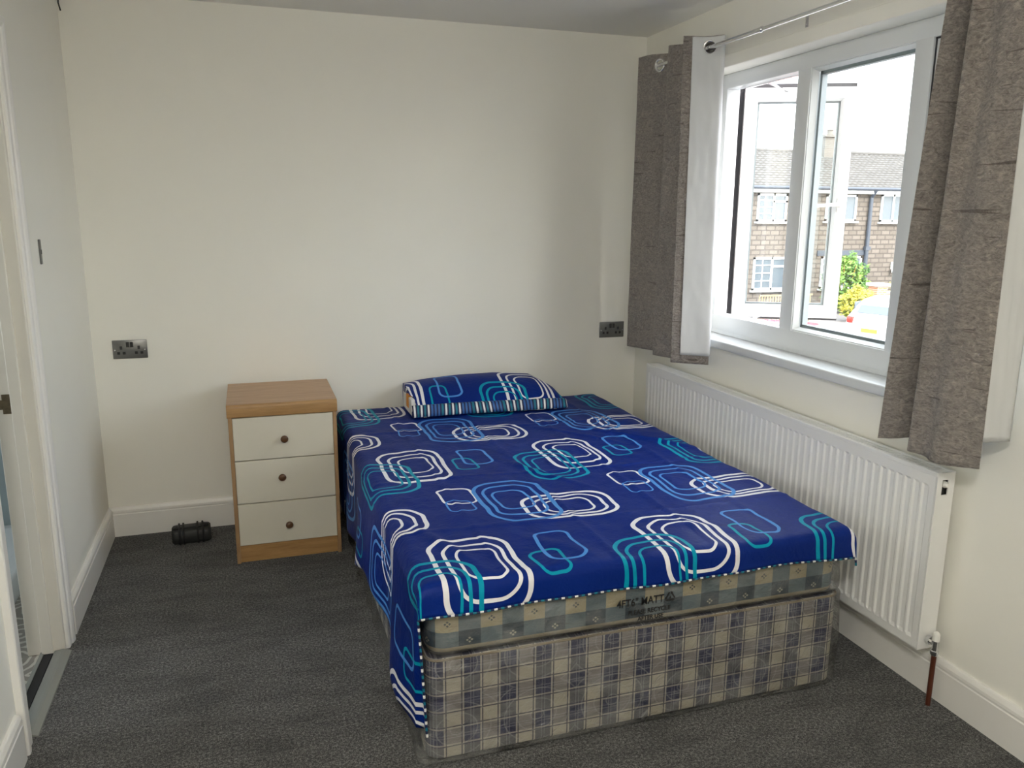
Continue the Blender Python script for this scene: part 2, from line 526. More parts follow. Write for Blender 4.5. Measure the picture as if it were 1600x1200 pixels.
class MB:
    def __init__(s):
        s.bm = bmesh.new()

    def box(s, x0, x1, y0, y1, z0, z1, bevel=0.0, seg=2, mi=0):
        r = bmesh.ops.create_cube(s.bm, size=1.0)
        vs = r['verts']
        for v in vs:
            v.co = Vector(((x0 + x1) / 2 + v.co.x * (x1 - x0), (y0 + y1) / 2 + v.co.y * (y1 - y0), (z0 + z1) / 2 + v.co.z * (z1 - z0)))
        fs = set(f for v in vs for f in v.link_faces)
        for f in fs:
            f.material_index = mi
        if bevel:
            es = set(e for v in vs for e in v.link_edges)
            bmesh.ops.bevel(s.bm, geom=list(es), offset=bevel, segments=seg, affect='EDGES', profile=0.5)
        return vs

    def obox(s, c, ax, ay, az, hx, hy, hz, bevel=0.0, seg=2):
        """oriented box"""
        r = bmesh.ops.create_cube(s.bm, size=2.0)
        vs = r['verts']
        c, ax, ay, az = Vector(c), Vector(ax), Vector(ay), Vector(az)
        for v in vs:
            v.co = c + ax * (v.co.x * hx) + ay * (v.co.y * hy) + az * (v.co.z * hz)
        if bevel:
            es = set(e for v in vs for e in v.link_edges)
            bmesh.ops.bevel(s.bm, geom=list(es), offset=bevel, segments=seg, affect='EDGES', profile=0.5)

    def tube(s, pts, rad, n=12, caps=True):
        pts = [Vector(p) for p in pts]
        rings = []
        prev = None
        for i, p in enumerate(pts):
            a = pts[max(0, i - 1)]
            b = pts[min(len(pts) - 1, i + 1)]
            d = (b - a).normalized()
            if prev is None:
                u = d.cross(Vector((0, 0, 1)))
                if u.length < 1e-3:
                    u = d.cross(Vector((0, 1, 0)))
                u.normalize()
            else:
                u = (prev - d * prev.dot(d)).normalized()
            prev = u
            w = d.cross(u)
            r = rad[i] if isinstance(rad, (list, tuple)) else rad
            rings.append([s.bm.verts.new(p + (u * cos(2 * pi * k / n) + w * sin(2 * pi * k / n)) * r) for k in range(n)])
        for a, b in zip(rings, rings[1:]):
            for k in range(n):
                s.bm.faces.new((a[k], a[(k + 1) % n], b[(k + 1) % n], b[k]))
        if caps:
            s.bm.faces.new(list(reversed(rings[0])))
            s.bm.faces.new(rings[-1])

    def lathe(s, prof, origin, axis, n=20):
        """prof: list of (distance along axis, radius)"""
        origin, axis = Vector(origin), Vector(axis).normalized()
        s.tube([origin + axis * (d + i * 1e-6) for i, (d, r) in enumerate(prof)], [max(r, 1e-4) for d, r in prof], n)

    def torus(s, c, axis, R, r, n=28, m=10):
        c, axis = Vector(c), Vector(axis).normalized()
        u = axis.orthogonal().normalized()
        w = axis.cross(u)
        rings = []
        for i in range(n):
            a = 2 * pi * i / n
            d = u * cos(a) + w * sin(a)
            rings.append([s.bm.verts.new(c + d * (R + r * cos(2 * pi * k / m)) + axis * (r * sin(2 * pi * k / m))) for k in range(m)])
        for i in range(n):
            a, b = rings[i], rings[(i + 1) % n]
            for k in range(m):
                s.bm.faces.new((a[k], a[(k + 1) % m], b[(k + 1) % m], b[k]))

    def prism(s, poly, f0, f1):
        """poly of 2-D points, f0/f1 map (a,b)->3-D point at both ends"""
        a = [s.bm.verts.new(f0(*p)) for p in poly]
        b = [s.bm.verts.new(f1(*p)) for p in poly]
        n = len(poly)
        for k in range(n):
            s.bm.faces.new((a[k], a[(k + 1) % n], b[(k + 1) % n], b[k]))
        s.bm.faces.new(list(reversed(a)))
        s.bm.faces.new(b)

    def grid(s, pts, uv=None, closed_u=False):
        """pts[i][j] -> Vector ; uv[i][j]"""
        vs = [[s.bm.verts.new(p) for p in row] for row in pts]
        lay = s.bm.loops.layers.uv.verify() if uv else None
        for i in range(len(vs) - 1):
            for j in range(len(vs[0]) - 1):
                f = s.bm.faces.new((vs[i][j], vs[i + 1][j], vs[i + 1][j + 1], vs[i][j + 1]))
                if uv:
                    for lp, (a, b) in zip(f.loops, ((i, j), (i + 1, j), (i + 1, j + 1), (i, j + 1))):
                        lp[lay].uv = uv[a][b]

    def build(s, name, mat, parent=None, smooth=False, fix=True):
        if fix:
            bmesh.ops.recalc_face_normals(s.bm, faces=s.bm.faces)
        me = bpy.data.meshes.new(name)
        s.bm.to_mesh(me)
        s.bm.free()
        return link(name, me, mat, parent, smooth)


def empty(name, loc=(0, 0, 0), rz=0.0):
    o = bpy.data.objects.new(name, None)
    COL.objects.link(o)
    o.location = loc
    o.rotation_euler = (0, 0, rz)
    return o


def tag(o, label=None, cat=None, group=None, kind=None):
    if label: o['label'] = label
    if cat: o['category'] = cat
    if group: o['group'] = group
    if kind: o['kind'] = kind
    return o


def S(o):
    o['kind'] = 'structure'
    return o


def copy_tree(o, parent=None):
    c = o.copy()
    COL.objects.link(c)
    c.parent = parent
    for ch in list(o.children):
        copy_tree(ch, c)
    return c


# ------------------------------------------------------------------ room shell
W, H = 2.7186, 2.4062
YN = -4.70                     # wall behind the viewer
TL_ = 0.11                     # left partition thickness
DY0, DY1, DZ = -1.605, -1.05, 2.035   # doorway
WY0, WY1, WZ0, WZ1 = -2.30, -0.57, 0.955, 2.140   # window opening

b = MB(); b.box(-W, 0.0, YN, 0, -0.12, 0)
S(b.build('floor', 'carpet'))
b = MB(); b.box(-W - TL_, 0.28, YN - 0.1, 0.12, H, H + 0.1)
S(b.build('ceiling', 'ceiling_paint'))
b = MB(); b.box(-W - TL_, 0.28, 0, 0.12, -0.12, H)
S(b.build('wall_back', 'wall_paint'))
b = MB(); b.box(-W - TL_, 0.28, YN - 0.1, YN, -0.12, H)
S(b.build('wall_front', 'wall_paint'))
b = MB()
b.box(-W - TL_, -W, DY1, 0, -0.12, H)
b.box(-W - TL_, -W, YN, DY0, -0.12, H)
b.box(-W - TL_, -W, DY0, DY1, DZ, H)
S(b.build('wall_left', 'wall_paint'))
b = MB()
b.box(0, 0.14, WY1, 0, -0.12, H)
b.box(0, 0.14, YN, WY0, -0.12, H)
b.box(0, 0.14, WY0, WY1, WZ1, H)
b.box(0, 0.14, WY0, WY1, -0.12, WZ0 - 0.035)
S(b.build('wall_right', 'wall_paint'))
# outer brick skin of the house
b = MB()
b.box(0.14, 0.19, WY1, 0.6, -2.5, 3.0)
b.box(0.14, 0.19, -9, WY0, -2.5, 3.0)
b.box(0.14, 0.19, WY0, WY1, WZ1, 3.0)
b.box(0.14, 0.19, WY0, WY1, -2.5, WZ0 - 0.06)
S(b.build('wall_outside', 'facade_brick'))
# slim raised plaster band above the window
b = MB()
b.box(-0.006, 0.0, WY0 - 0.12, WY1 + 0.12, WZ1, 2.192, 0.002, 1)
S(b.build('trim_1', 'wall_paint'))

# skirting boards: stepped profile, (out, z)
SK = [(0, 0), (0.018, 0), (0.018, 0.108), (0.0155, 0.111), (0.0155, 0.115), (0.0175, 0.118), (0.0165, 0.128), (0.011, 0.139), (0.008, 0.142), (0, 0.142)]
def skirt(name, p0, p1, out):
    b = MB()
    p0, p1, out = Vector(p0), Vector(p1), Vector(out)
    b.prism(SK, lambda a, z: p0 + out * a + Vector((0, 0, z)), lambda a, z: p1 + out * a + Vector((0, 0, z)))
    return S(b.build(name, 'gloss_white'))
skirt('baseboard_back', (-W, 0, 0), (0, 0, 0), (0, -1, 0))
skirt('baseboard_left', (-W, -0.018, 0), (-W, -0.96, 0), (1, 0, 0))
skirt('baseboard_left_near', (-W, -1.68, 0), (-W, YN, 0), (1, 0, 0))
skirt('baseboard_right', (0, -0.018, 0), (0, YN, 0), (-1, 0, 0))

# unseen ceiling fill light, added behind the viewer to brighten the room
fill_lamp = S(empty('added_fill_lamp', (-2.15, -4.15, H)))
b = MB(); b.lathe([(0, 0.15), (0.02, 0.155), (0.025, 0.15)], (0, 0, 0), (0, 0, -1), 32)
b.build('base', 'gloss_white', fill_lamp, True)
t = NT('fill_lamp_glow')
em = t.n('ShaderNodeEmission')
em.inputs[0].default_value = (1.0, 0.97, 0.91, 1)
em.inputs[1].default_value = 29.0
t.l(em.outputs[0], t.out.inputs[0])
b = MB(); b.lathe([(0.024, 0.14), (0.045, 0.135), (0.065, 0.11), (0.078, 0.06), (0.082, 0.0)], (0, 0, 0), (0, 0, -1), 32)
b.build('fill_glow', 'fill_lamp_glow', fill_lamp, True)

# ------------------------------------------------------------------ doorway to the shower room
door = S(empty('door_1', (-W, (DY0 + DY1) / 2, 0)))
def dpart(b, name, mat, smooth=False):
    o = b.build(name, mat, door, smooth)
    o.matrix_parent_inverse = Matrix.Translation(door.location).inverted()
    return o
b = MB()
LT = 0.028
b.box(-W - TL_ - 0.004, -W + 0.002, DY1 - LT, DY1 + 0.001, 0, DZ, 0.002, 1)
b.box(-W - TL_ - 0.004, -W + 0.002, DY0 - 0.001, DY0 + LT, 0, DZ, 0.002, 1)
b.box(-W - TL_ - 0.004, -W + 0.002, DY0, DY1, DZ - LT, DZ + 0.001, 0.002, 1)
dpart(b, 'door_lining', 'worn_cream')
b = MB()
b.box(-W - 0.068, -W - 0.034, DY1 - LT - 0.012, DY1 - LT, 0, DZ - LT, 0.002, 1)
b.box(-W - 0.068, -W - 0.034, DY0 + LT, DY0 + LT + 0.012, 0, DZ - LT, 0.002, 1)
b.box(-W - 0.068, -W - 0.034, DY0 + LT, DY1 - LT, DZ - LT - 0.012, DZ - LT, 0.002, 1)
dpart(b, 'door_stop', 'worn_cream')
# architrave profile around the opening, room side
def arch(b, y_in, sgn, z1):
    prof = [(0, 0), (0.010, 0), (0.014, 0.006), (0.014, 0.03), (0.018, 0.036), (0.021, 0.05), (0.021, 0.064), (0.018, 0.068), (0, 0.068)]
    b.prism(prof, lambda o, d: Vector((-W + o, y_in + sgn * d, 0)), lambda o, d: Vector((-W + o, y_in + sgn * d, z1 + d)))
b = MB(); arch(b, DY1 - 0.008, 1, DZ - 0.008)
dpart(b, 'architrave', 'gloss_white')
b = MB(); arch(b, DY0 + 0.008, -1, DZ - 0.008)
dpart(b, 'architrave', 'gloss_white')
b = MB()
prof = [(0, 0), (0.010, 0), (0.014, 0.006), (0.014, 0.03), (0.018, 0.036), (0.021, 0.05), (0.021, 0.064), (0.018, 0.068), (0, 0.068)]
b.prism(prof, lambda o, d: Vector((-W + o, DY1 - 0.008 + d, DZ - 0.008 + d)), lambda o, d: Vector((-W + o, DY0 + 0.008 - d, DZ - 0.008 + d)))
dpart(b, 'architrave', 'gloss_white')
b = MB()
b.box(-W - 0.094, -W - 0.068, DY1 - LT - 0.0025, DY1 - LT, 0.865, 0.93, 0.001, 1)
b.box(-W - 0.112, -W - 0.09, DY1 - LT - 0.003, DY1 - LT, 0.88, 0.912, 0.001, 1)
o = dpart(b, 'strike_plate', 'brass_old'); o['label'] = 'old brass strike plate'
b = MB()
b.prism([(-0.035, 0), (-0.030, 0.008), (-0.005, 0.011), (0.004, 0.010), (0.022, 0.003), (0.024, 0)],
        lambda a, z: Vector((-W + a, DY1 - LT, z)), lambda a, z: Vector((-W + a, DY0 + LT, z)))
b.box(-W - 0.075, -W - 0.062, DY0 + LT, DY1 - LT, 0, 0.009, 0.001, 1)
o = dpart(b, 'threshold_strip', 'strip_metal')
b = MB()
b.box(-W - 0.063, -W - 0.034, DY0 + LT, DY1 - LT, 0, 0.006, 0.001, 1)
o = dpart(b, 'rubber_insert', 'rubber_black')

# shower room beyond
b = MB(); b.box(-4.6, -W - 0.0, -2.6, 0.0, -0.12, -0.001)
S(b.build('floor_shower_room', 'vinyl_floor'))
b = MB(); b.box(-4.6, -W - TL_, -2.7, 0.1, 2.40, 2.5)
S(b.build('ceiling_shower_room', 'ceiling_paint'))
b = MB(); b.box(-4.6, -W - TL_, 0.0, 0.1, -0.12, 2.4)
b.box(-4.6, -W - TL_, -2.7, -2.6, -0.12, 2.4)
b.box(-4.7, -4.6, -2.7, -1.7, -0.12, 2.4)
b.box(-4.7, -4.6, -0.7, 0.1, -0.12, 2.4)
b.box(-4.7, -4.6, -1.7, -0.7, -0.12, 1.0)  # unseen opening left above this piece, added to let daylight in
b.box(-4.7, -4.6, -1.7, -0.7, 2.1, 2.4)
S(b.build('wall_shower_room', 'tile_grey'))
b = MB()
b.box(-3.80, -2.972, -1.35, -0.003, 0, 0.11, 0.012, 3)
b.box(-3.74, -3.03, -1.29, -0.06, 0.1095, 0.1105)
tag(b.build('shower_tray', 'tray_white', smooth=True), 'low pale shower tray seen through the doorway on patterned vinyl', 'shower tray')

# light switch on the left wall, seen nearly edge-on
sw = tag(empty('light_switch', (-W, -0.785, 1.372)), 'thin dark metal light switch on the left wall beside the doorway', 'light switch')
b = MB(); b.box(0, 0.006, -0.009, 0.009, -0.043, 0.043, 0.002, 2)
b.build('plate', 'brushed_dark', sw)
b = MB(); b.box(0.0055, 0.0072, -0.005, 0.005, -0.008, 0.008, 0.0005, 1)
b.build('rocker', 'black_plastic', sw)

# cable stub high in the corner
b = MB()
b.tube([(-W + 0.004, -0.006, 2.405), (-W + 0.008, -0.006, 2.38), (-W + 0.006, -0.006, 2.355), (-W + 0.012, -0.006, 2.325)], 0.003, 8)
tag(b.build('cable', 'dark_cable', smooth=True), 'short thin dark cable end high in the left corner at the ceiling', 'cable')

# ------------------------------------------------------------------ double sockets
def make_socket():
    r = empty('power_socket')
    b = MB(); b.box(-0.073, 0.073, -0.006, 0, -0.043, 0.043, 0.003, 2)
    b.build('plate', 'brushed_dark', r, True)
    for sx in (-1, 1):
        b = MB(); b.box(sx * 0.0085 - 0.0065, sx * 0.0085 + 0.0065, -0.0105, -0.0055, 0.010, 0.034, 0.001, 1)
        b.build('rocker_switch', 'black_plastic', r)
        c = sx * 0.037
        b = MB()
        b.box(c - 0.0055, c + 0.0055, -0.0068, -0.0055, 0.000, 0.015, 0.0006, 1)
        b.box(c - 0.0175, c - 0.0055, -0.0068, -0.0055, -0.0225, -0.0105, 0.0006, 1)
        b.box(c + 0.0055, c + 0.0175, -0.0068, -0.0055, -0.0225, -0.0105, 0.0006, 1)
        b.build('pin_holes', 'black_plastic', r)
        b = MB(); b.lathe([(0, 0.0035), (0.001, 0.0035), (0.0015, 0.002)], (sx * 0.063, -0.0055, -0.003), (0, -1, 0), 12)
        b.build('screw', 'chrome', r)
    return r
so = make_socket()
so.location = (-2.5634, 0, 0.8937)
tag(so, 'dark metal double socket on the back wall left of the chest of drawers', 'power socket')
so2 = copy_tree(so)
so2.location = (-0.1491, 0, 0.8937)
tag(so2, 'dark metal double socket on the back wall beside the left curtain', 'power socket')

# ------------------------------------------------------------------ chest of drawers
ch = tag(empty('bedside_chest', (-1.9218, -0.2734, 0)), 'oak-effect bedside chest with three cream drawers beside the bed', 'chest of drawers')
CW, CD, CHH = 0.4588, 0.4659, 0.7135      # overall
hw = CW / 2
yf, yb = -CD / 2, CD / 2
b = MB()
b.box(-hw + 0.004, -hw + 0.020, yf + 0.002, yb, 0, 0.662, 0.001, 1)
b.box(hw - 0.020, hw - 0.004, yf + 0.002, yb, 0, 0.662, 0.001, 1)
b.box(-hw + 0.020, hw - 0.020, yb - 0.012, yb, 0.0, 0.662)
b.build('carcass', 'oak_side', ch)
b = MB()
prof = [(yb, 0.662), (yb, CHH)]
prof += [(yf + 0.018, CHH), (yf + 0.018, 0.662)]
b.prism(prof, lambda y, z: Vector((-hw, y, z)), lambda y, z: Vector((hw, y, z)))
b.build('top', 'oak_top', ch)
b = MB()
prof = [(yf + 0.0175, 0.658), (yf + 0.0175, CHH - 0.0005)]
prof += [(yf + 0.012 - 0.012 * sin(a), CHH - 0.0125 + 0.012 * cos(a)) for a in [k * pi / 2 / 6 for k in range(7)]]
prof += [(yf + 0.006 - 0.006 * cos(a), 0.664 - 0.006 * sin(a)) for a in [k * pi / 2 / 4 for k in range(5)]]
b.prism(prof, lambda y, z: Vector((-hw, y, z)), lambda y, z: Vector((hw, y, z)))
b.build('front_rail', 'oak_front', ch, True)
b = MB()
b.box(-hw + 0.020, hw - 0.020, yf + 0.016, yf + 0.032, 0, 0.078)
b.build('plinth', 'oak_front', ch)
zs = [(0.4675, 0.6555, 0.556, 0.0), (0.2735, 0.4635, 0.384, -0.017), (0.081, 0.2695, 0.163, 0.002)]
for z0, z1, kz, kx in zs:
    b = MB(); b.box(-hw + 0.0205, hw - 0.0205, yf + 0.004, yf + 0.020, z0, z1, 0.0015, 1)
    b.box(-hw + 0.03, hw - 0.03, yf + 0.020, yb - 0.03, z0 + 0.02, z1 - 0.03)
    d = b.build('drawer', 'drawer_cream', ch)
    b = MB()
    b.lathe([(-0.001, 0.007), (0.008, 0.0065), (0.012, 0.010), (0.016, 0.0155), (0.021, 0.0165), (0.026, 0.014), (0.029, 0.008), (0.0295, 0.0)], (kx, yf + 0.004, kz), (0, -1, 0), 24)
    b.build('knob', 'knob_wood', d, 'all')

# ------------------------------------------------------------------ black pouch on the carpet
bg_ = tag(empty('travel_pouch', (-2.352, -0.165, 0), radians(4)), 'small black strapped pouch on the carpet against the back skirting', 'pouch')
b = MB()
L_ = []
nu, nv = 22, 20
for i in range(nu + 1):
    u = i / nu * 2 - 1
    k = (1 - abs(u) ** 6) ** 0.25 if abs(u) < 1 else 0.0
    row = []
    for j in range(nv + 1):
        a = 2 * pi * j / nv
        ca, sa = cos(a), sin(a)
        e = 0.55
        y = 0.052 * (abs(ca) ** e) * (1 if ca > 0 else -1) * (0.80 + 0.2 * k)
        z = 0.037 + 0.037 * (abs(sa) ** e) * (1 if sa > 0 else -1) * (0.75 + 0.25 * k)
        z = max(0.001, z + 0.002 * noise.noise(Vector((u * 3, a, 1))))
        row.append(Vector((u * 0.085, y, z)))
    L_.append(row)
b.grid(L_)
b.bm.faces.new([b.bm.verts[k] for k in range(0)]) if False else None
b.bm.verts.ensure_lookup_table()
bmesh.ops.contextual_create(b.bm, geom=[e for e in b.bm.edges if e.is_boundary])
b.build('body', 'foam_black', bg_, 'all')
for k, ux in enumerate((-0.052, -0.034, 0.028, 0.050)):
    b = MB()
    pts = []
    for j in range(21):
        a = 2 * pi * j / 20
        ca, sa = cos(a), sin(a)
        y = 0.0545 * (abs(ca) ** 0.55) * (1 if ca > 0 else -1)
        z = 0.038 + 0.0395 * (abs(sa) ** 0.55) * (1 if sa > 0 else -1)
        pts.append((ux, y, max(0.002, z)))
    b.tube(pts, 0.0045, 8, False)
    b.build('strap', 'rubber_black', bg_, 'all')
b = MB(); b.tube([(-0.078, -0.02, 0.069), (-0.06, -0.024, 0.078), (-0.03, -0.024, 0.074), (0.02, -0.024, 0.074), (0.05, -0.024, 0.080), (0.075, -0.02, 0.076)], [0.007, 0.008, 0.005, 0.005, 0.008, 0.007], 10)
b.build('carry_handle', 'rubber_black', bg_, 'all')

# ------------------------------------------------------------------ radiator
RX, RY0, RY1, RZ0, RZ1, RT = -0.0986, -2.2093, -0.3329, 0.181, 0.7619, 0.0687
ra = tag(empty('radiator', (0, (RY0 + RY1) / 2, 0)), 'long white double-panel radiator fixed under the window beside the bed', 'radiator')
def rpart(b, name, mat, smooth=False, par=None):
    o = b.build(name, mat, par or ra, smooth)
    if par is None:
        o.matrix_parent_inverse = Matrix.Translation(ra.location).inverted()
    return o
# corrugated front panel
def rad_panel(x_out, sgn):
    b = MB()
    nribs = 53
    pitch = (RY1 - RY0 - 0.046) / nribs
    ys = [RY0 + 0.004, RY0 + 0.02]
    prof = [0, 0]
    for k in range(nribs):
        y = RY0 + 0.023 + k * pitch
        for f, d in ((0.10, 0), (0.28, 1), (0.72, 1), (0.90, 0)):
            ys.append(y + f * pitch); prof.append(d)
    ys += [RY1 - 0.02, RY1 - 0.004]; prof += [0, 0]
    zs = [(RZ0, 0), (RZ0 + 0.028, 0), (RZ0 + 0.038, 1), (RZ1 - 0.052, 1), (RZ1 - 0.044, 0), (RZ1 - 0.012, 0)]
    g = []
    for y, p in zip(ys, prof):
        g.append([Vector((x_out + sgn * 0.0045 * p * q, y, z)) for z, q in zs])
    b.grid(g)
    g2 = [[Vector((x_out + sgn * 0.013, y, z)) for z, q in zs] for y in (ys[0], ys[-1])]
    # edge returns
    b.box(min(x_out, x_out + sgn * 0.016), max(x_out, x_out + sgn * 0.016), ys[0] - 0.0005, ys[0] + 0.001, RZ0, RZ1 - 0.012)
    b.box(min(x_out, x_out + sgn * 0.016), max(x_out, x_out + sgn * 0.016), ys[-1] - 0.001, ys[-1] + 0.0005, RZ0, RZ1 - 0.012)
    b.box(min(x_out, x_out + sgn * 0.016), max(x_out, x_out + sgn * 0.016), ys[0], ys[-1], RZ0 - 0.001, RZ0 + 0.001)
    b.box(min(x_out + sgn * 0.012, x_out + sgn * 0.016), max(x_out + sgn * 0.012, x_out + sgn * 0.016), ys[0], ys[-1], RZ0, RZ1 - 0.014)
    return b
rpart(rad_panel(RX, 1), 'front_panel', 'radiator_white')
rpart(rad_panel(RX + RT, -1), 'rear_panel', 'radiator_white')
b = MB()
g = []
nf = 110
for k in range(nf + 1):
    y = RY0 + 0.02 + (RY1 - RY0 - 0.04) * k / nf
    x = RX + RT / 2 + (0.014 if k % 2 else -0.014)
    g.append([Vector((x, y, RZ0 + 0.03)), Vector((x, y, RZ1 - 0.03))])
b.grid(g)
rpart(b, 'convector_fins', 'radiator_white')
# top grille: rim + slats
b = MB()
b.box(RX - 0.001, RX + 0.016, RY0, RY1, RZ1 - 0.014, RZ1, 0.002, 2)
b.box(RX + RT - 0.014, RX + RT + 0.001, RY0, RY1, RZ1 - 0.014, RZ1, 0.002, 2)
b.box(RX + 0.014, RX + RT - 0.012, RY0, RY0 + 0.03, RZ1 - 0.010, RZ1 - 0.001)
b.box(RX + 0.014, RX + RT - 0.012, RY1 - 0.03, RY1, RZ1 - 0.010, RZ1 - 0.001)
y = RY0 + 0.03
while y < RY1 - 0.035:
    b.box(RX + 0.014, RX + RT - 0.012, y + 0.006, y + 0.0125, RZ1 - 0.006, RZ1 - 0.002)
    y += 0.0125
rpart(b, 'top_grille', 'radiator_white')
def rside(y0, y1):
    b = MB()
    # end cover with an obround cut near the top: built from pieces
    cz, hz, hx_ = 0.714, 0.024, 0.012
    cx0 = RX + RT / 2 - 0.002
    b.box(RX + 0.0165, RX + RT - 0.001, y0, y1, RZ0 - 0.001, cz - hz)
    b.box(RX + 0.0165, RX + RT - 0.001, y0, y1, cz + hz, RZ1 - 0.001)
    b.box(RX + 0.0165, cx0 - hx_, y0, y1, cz - hz, cz + hz)
    b.box(cx0 + hx_, RX + RT - 0.001, y0, y1, cz - hz, cz + hz)
    b.box(RX + 0.0005, RX + 0.0165, y0, y1, RZ0 - 0.001, RZ1 - 0.001)
    return b
rpart(rside(RY0 - 0.001, RY0 + 0.003), 'side_cover', 'radiator_white')
rpart(rside(RY1 - 0.003, RY1 + 0.001), 'side_cover', 'radiator_white')
b = MB()
b.lathe([(-0.02, 0.010), (0.0, 0.010), (0.002, 0.008), (0.006, 0.008), (0.010, 0.005)], (RX + RT / 2 + 0.0, RY0, 0.722), (0, -1, 0), 16)
rpart(b, 'bleed_valve', 'white_plastic', True)
b = MB(); b.box(RX + 0.017, RX + RT - 0.012, RY0 + 0.008, RY0 + 0.012, 0.68, 0.745)  # black plate standing in for the shade inside the bleed hole
rpart(b, 'bleed_hole_shade', 'black_plastic')
# lockshield valve and copper tail
vx, vz = RX + RT / 2 + 0.004, 0.213
b = MB()
b.lathe([(-0.01, 0.012), (0.006, 0.012), (0.007, 0.015), (0.016, 0.015), (0.017, 0.009), (0.030, 0.009)], (vx, RY0, vz), (0, -1, 0.0), 8)
b.lathe([(0, 0.010), (0.006, 0.013), (0.016, 0.013), (0.018, 0.010), (0.050, 0.010)], (vx, RY0 - 0.032, vz - 0.040), (0, 0, 1), 10)
vv = rpart(b, 'lockshield_valve', 'chrome', True)
b = MB()
b.lathe([(0, 0.011), (0.020, 0.011), (0.026, 0.0085), (0.030, 0.003), (0.0305, 0.0)], (vx, RY0 - 0.032, vz + 0.010), (0, 0, 1), 16)
b.build('valve_cap', 'white_plastic', vv, True)
b = MB()
b.tube([(vx, RY0 - 0.032, 0.0005), (vx, RY0 - 0.032, vz - 0.038)], 0.0078, 14)
rpart(b, 'feed_pipe', 'copper_pipe', True)

# ------------------------------------------------------------------ bed: divan base
BX0, BX1, BY0, BY1 = -1.6302, -0.272, -2.052, -0.10
def rounded_box_mesh(x0, x1, y0, y1, z0, z1, r, rz, amp=0.0, seed=0, n=46, m=8, cap=True, out=0.0):
    """vertical side loop with rounded corners, top and bottom edges rounded by rz"""
    pts = []
    def side(ax, ay, bx, by, k):
        for i in range(k):
            f = i / k
            pts.append((ax + (bx - ax) * f, ay + (by - ay) * f))
    def corner(cx, cy, a0, k=6):
        for i in range(k):
            a = a0 + pi / 2 * i / k
            pts.append((cx + r * cos(a), cy + r * sin(a)))
    corner(x1 - r, y1 - r, 0); side(x1 - r, y1, x0 + r, y1, n)
    corner(x0 + r, y1 - r, pi / 2); side(x0, y1 - r, x0, y0 + r, n)
    corner(x0 + r, y0 + r, pi); side(x0 + r, y0, x1 - r, y0, n)
    corner(x1 - r, y0 + r, 1.5 * pi); side(x1, y0 + r, x1, y1 - r, n)
    cx, cy = (x0 + x1) / 2, (y0 + y1) / 2
    levels = []
    K = 5
    for i in range(K + 1):
        a = pi / 2 * i / K
        levels.append((z0 + rz * (1 - sin(a)), rz * (1 - cos(a))))
    levels = list(reversed([(z0 + rz - rz * sin(pi / 2 * i / K), rz * (1 - cos(pi / 2 * i / K))) for i in range(K + 1)]))
    for i in range(1, m):
        levels.append((z0 + rz + (z1 - z0 - 2 * rz) * i / m, 0))
    levels += [(z1 - rz + rz * sin(pi / 2 * i / K), rz * (1 - cos(pi / 2 * i / K))) for i in range(K + 1)]
    g = []
    for px, py in pts + pts[:1]:
        row = []
        d = Vector((px - min(max(px, x0 + r + .001), x1 - r - .001), py - min(max(py, y0 + r + .001), y1 - r - .001), 0))
        d.normalize()
        for z, ins in levels:
            p = Vector((px, py, z)) - d * ins
            if amp:
                q = Vector((px * 5, py * 5, z * 7 + seed))
                p += d * (amp * (noise.noise(q) + 0.5 * noise.noise(q * 2.3)) )
            row.append(p)
        g.append(row)
    b = MB()
    b.grid(g)
    bmesh.ops.remove_doubles(b.bm, verts=b.bm.verts, dist=1e-5)
    if cap:
        be = [e for e in b.bm.edges if e.is_boundary]
        bmesh.ops.contextual_create(b.bm, geom=be)
        bmesh.ops.holes_fill(b.bm, edges=[e for e in b.bm.edges if e.is_boundary], sides=0)
    return b
base = tag(empty('divan_base', ((BX0 + BX1) / 2, (BY0 + BY1) / 2, 0)), 'blue and cream checked divan bed base wrapped in clear polythene', 'bed base')
INV = Matrix.Translation(base.location).inverted()
b = rounded_box_mesh(BX0, BX1, BY0, BY1, 0.012, 0.322, 0.04, 0.012)
o = b.build('fabric_box', 'divan_plaid', base, True); o.matrix_parent_inverse = INV
b = MB()
loop = []
zc = 0.320
rr_ = 0.038
for cx, cy, a0 in ((BX1 - rr_, BY1 - rr_, 0), (BX0 + rr_, BY1 - rr_, pi / 2), (BX0 + rr_, BY0 + rr_, pi), (BX1 - rr_, BY0 + rr_, 1.5 * pi)):
    for i in range(7):
        a = a0 + pi / 2 * i / 6
        loop.append((cx + rr_ * cos(a), cy + rr_ * sin(a), zc))
loop.append(loop[0])
b.tube(loop, 0.0035, 8, False)
o = b.build('piping', 'piping_cream', base, True); o.matrix_parent_inverse = INV
# loose polythene over the base, baggy at the right and at the foot
def wrap_mesh(x0, x1, y0, y1, z0, z1, bag):
    b = rounded_box_mesh(x0, x1, y0, y1, z0, z1, 0.045, 0.012, amp=0.0045, seed=4, n=60, m=14)
    for v in b.bm.verts:
        q = Vector((v.co.x * 9, v.co.y * 9, v.co.z * 5))
        if v.co.x > x1 - 0.06:
            f = (v.co.x - (x1 - 0.06)) / 0.06
            v.co.x += bag * f * (0.55 + 0.6 * noise.noise(q))
        if v.co.z < z0 + 0.03 and v.co.y < y0 + 0.03:
            v.co.y -= 0.012 * abs(noise.noise(q * 0.7)) 
        if v.co.x < x0 + 0.05 and v.co.z < z0 + 0.16:
            v.co.x -= 0.022 * (1 - (v.co.z - z0) / 0.16) * (0.7 + noise.noise(q))
    return b
b = wrap_mesh(BX0 - 0.010, BX1 + 0.006, BY0 - 0.006, BY1 + 0.006, 0.002, 0.3275, 0.035)
o = b.build('polythene_wrap', 'polythene', base, True); o.matrix_parent_inverse = INV
o['label'] = 'clear crinkled polythene'

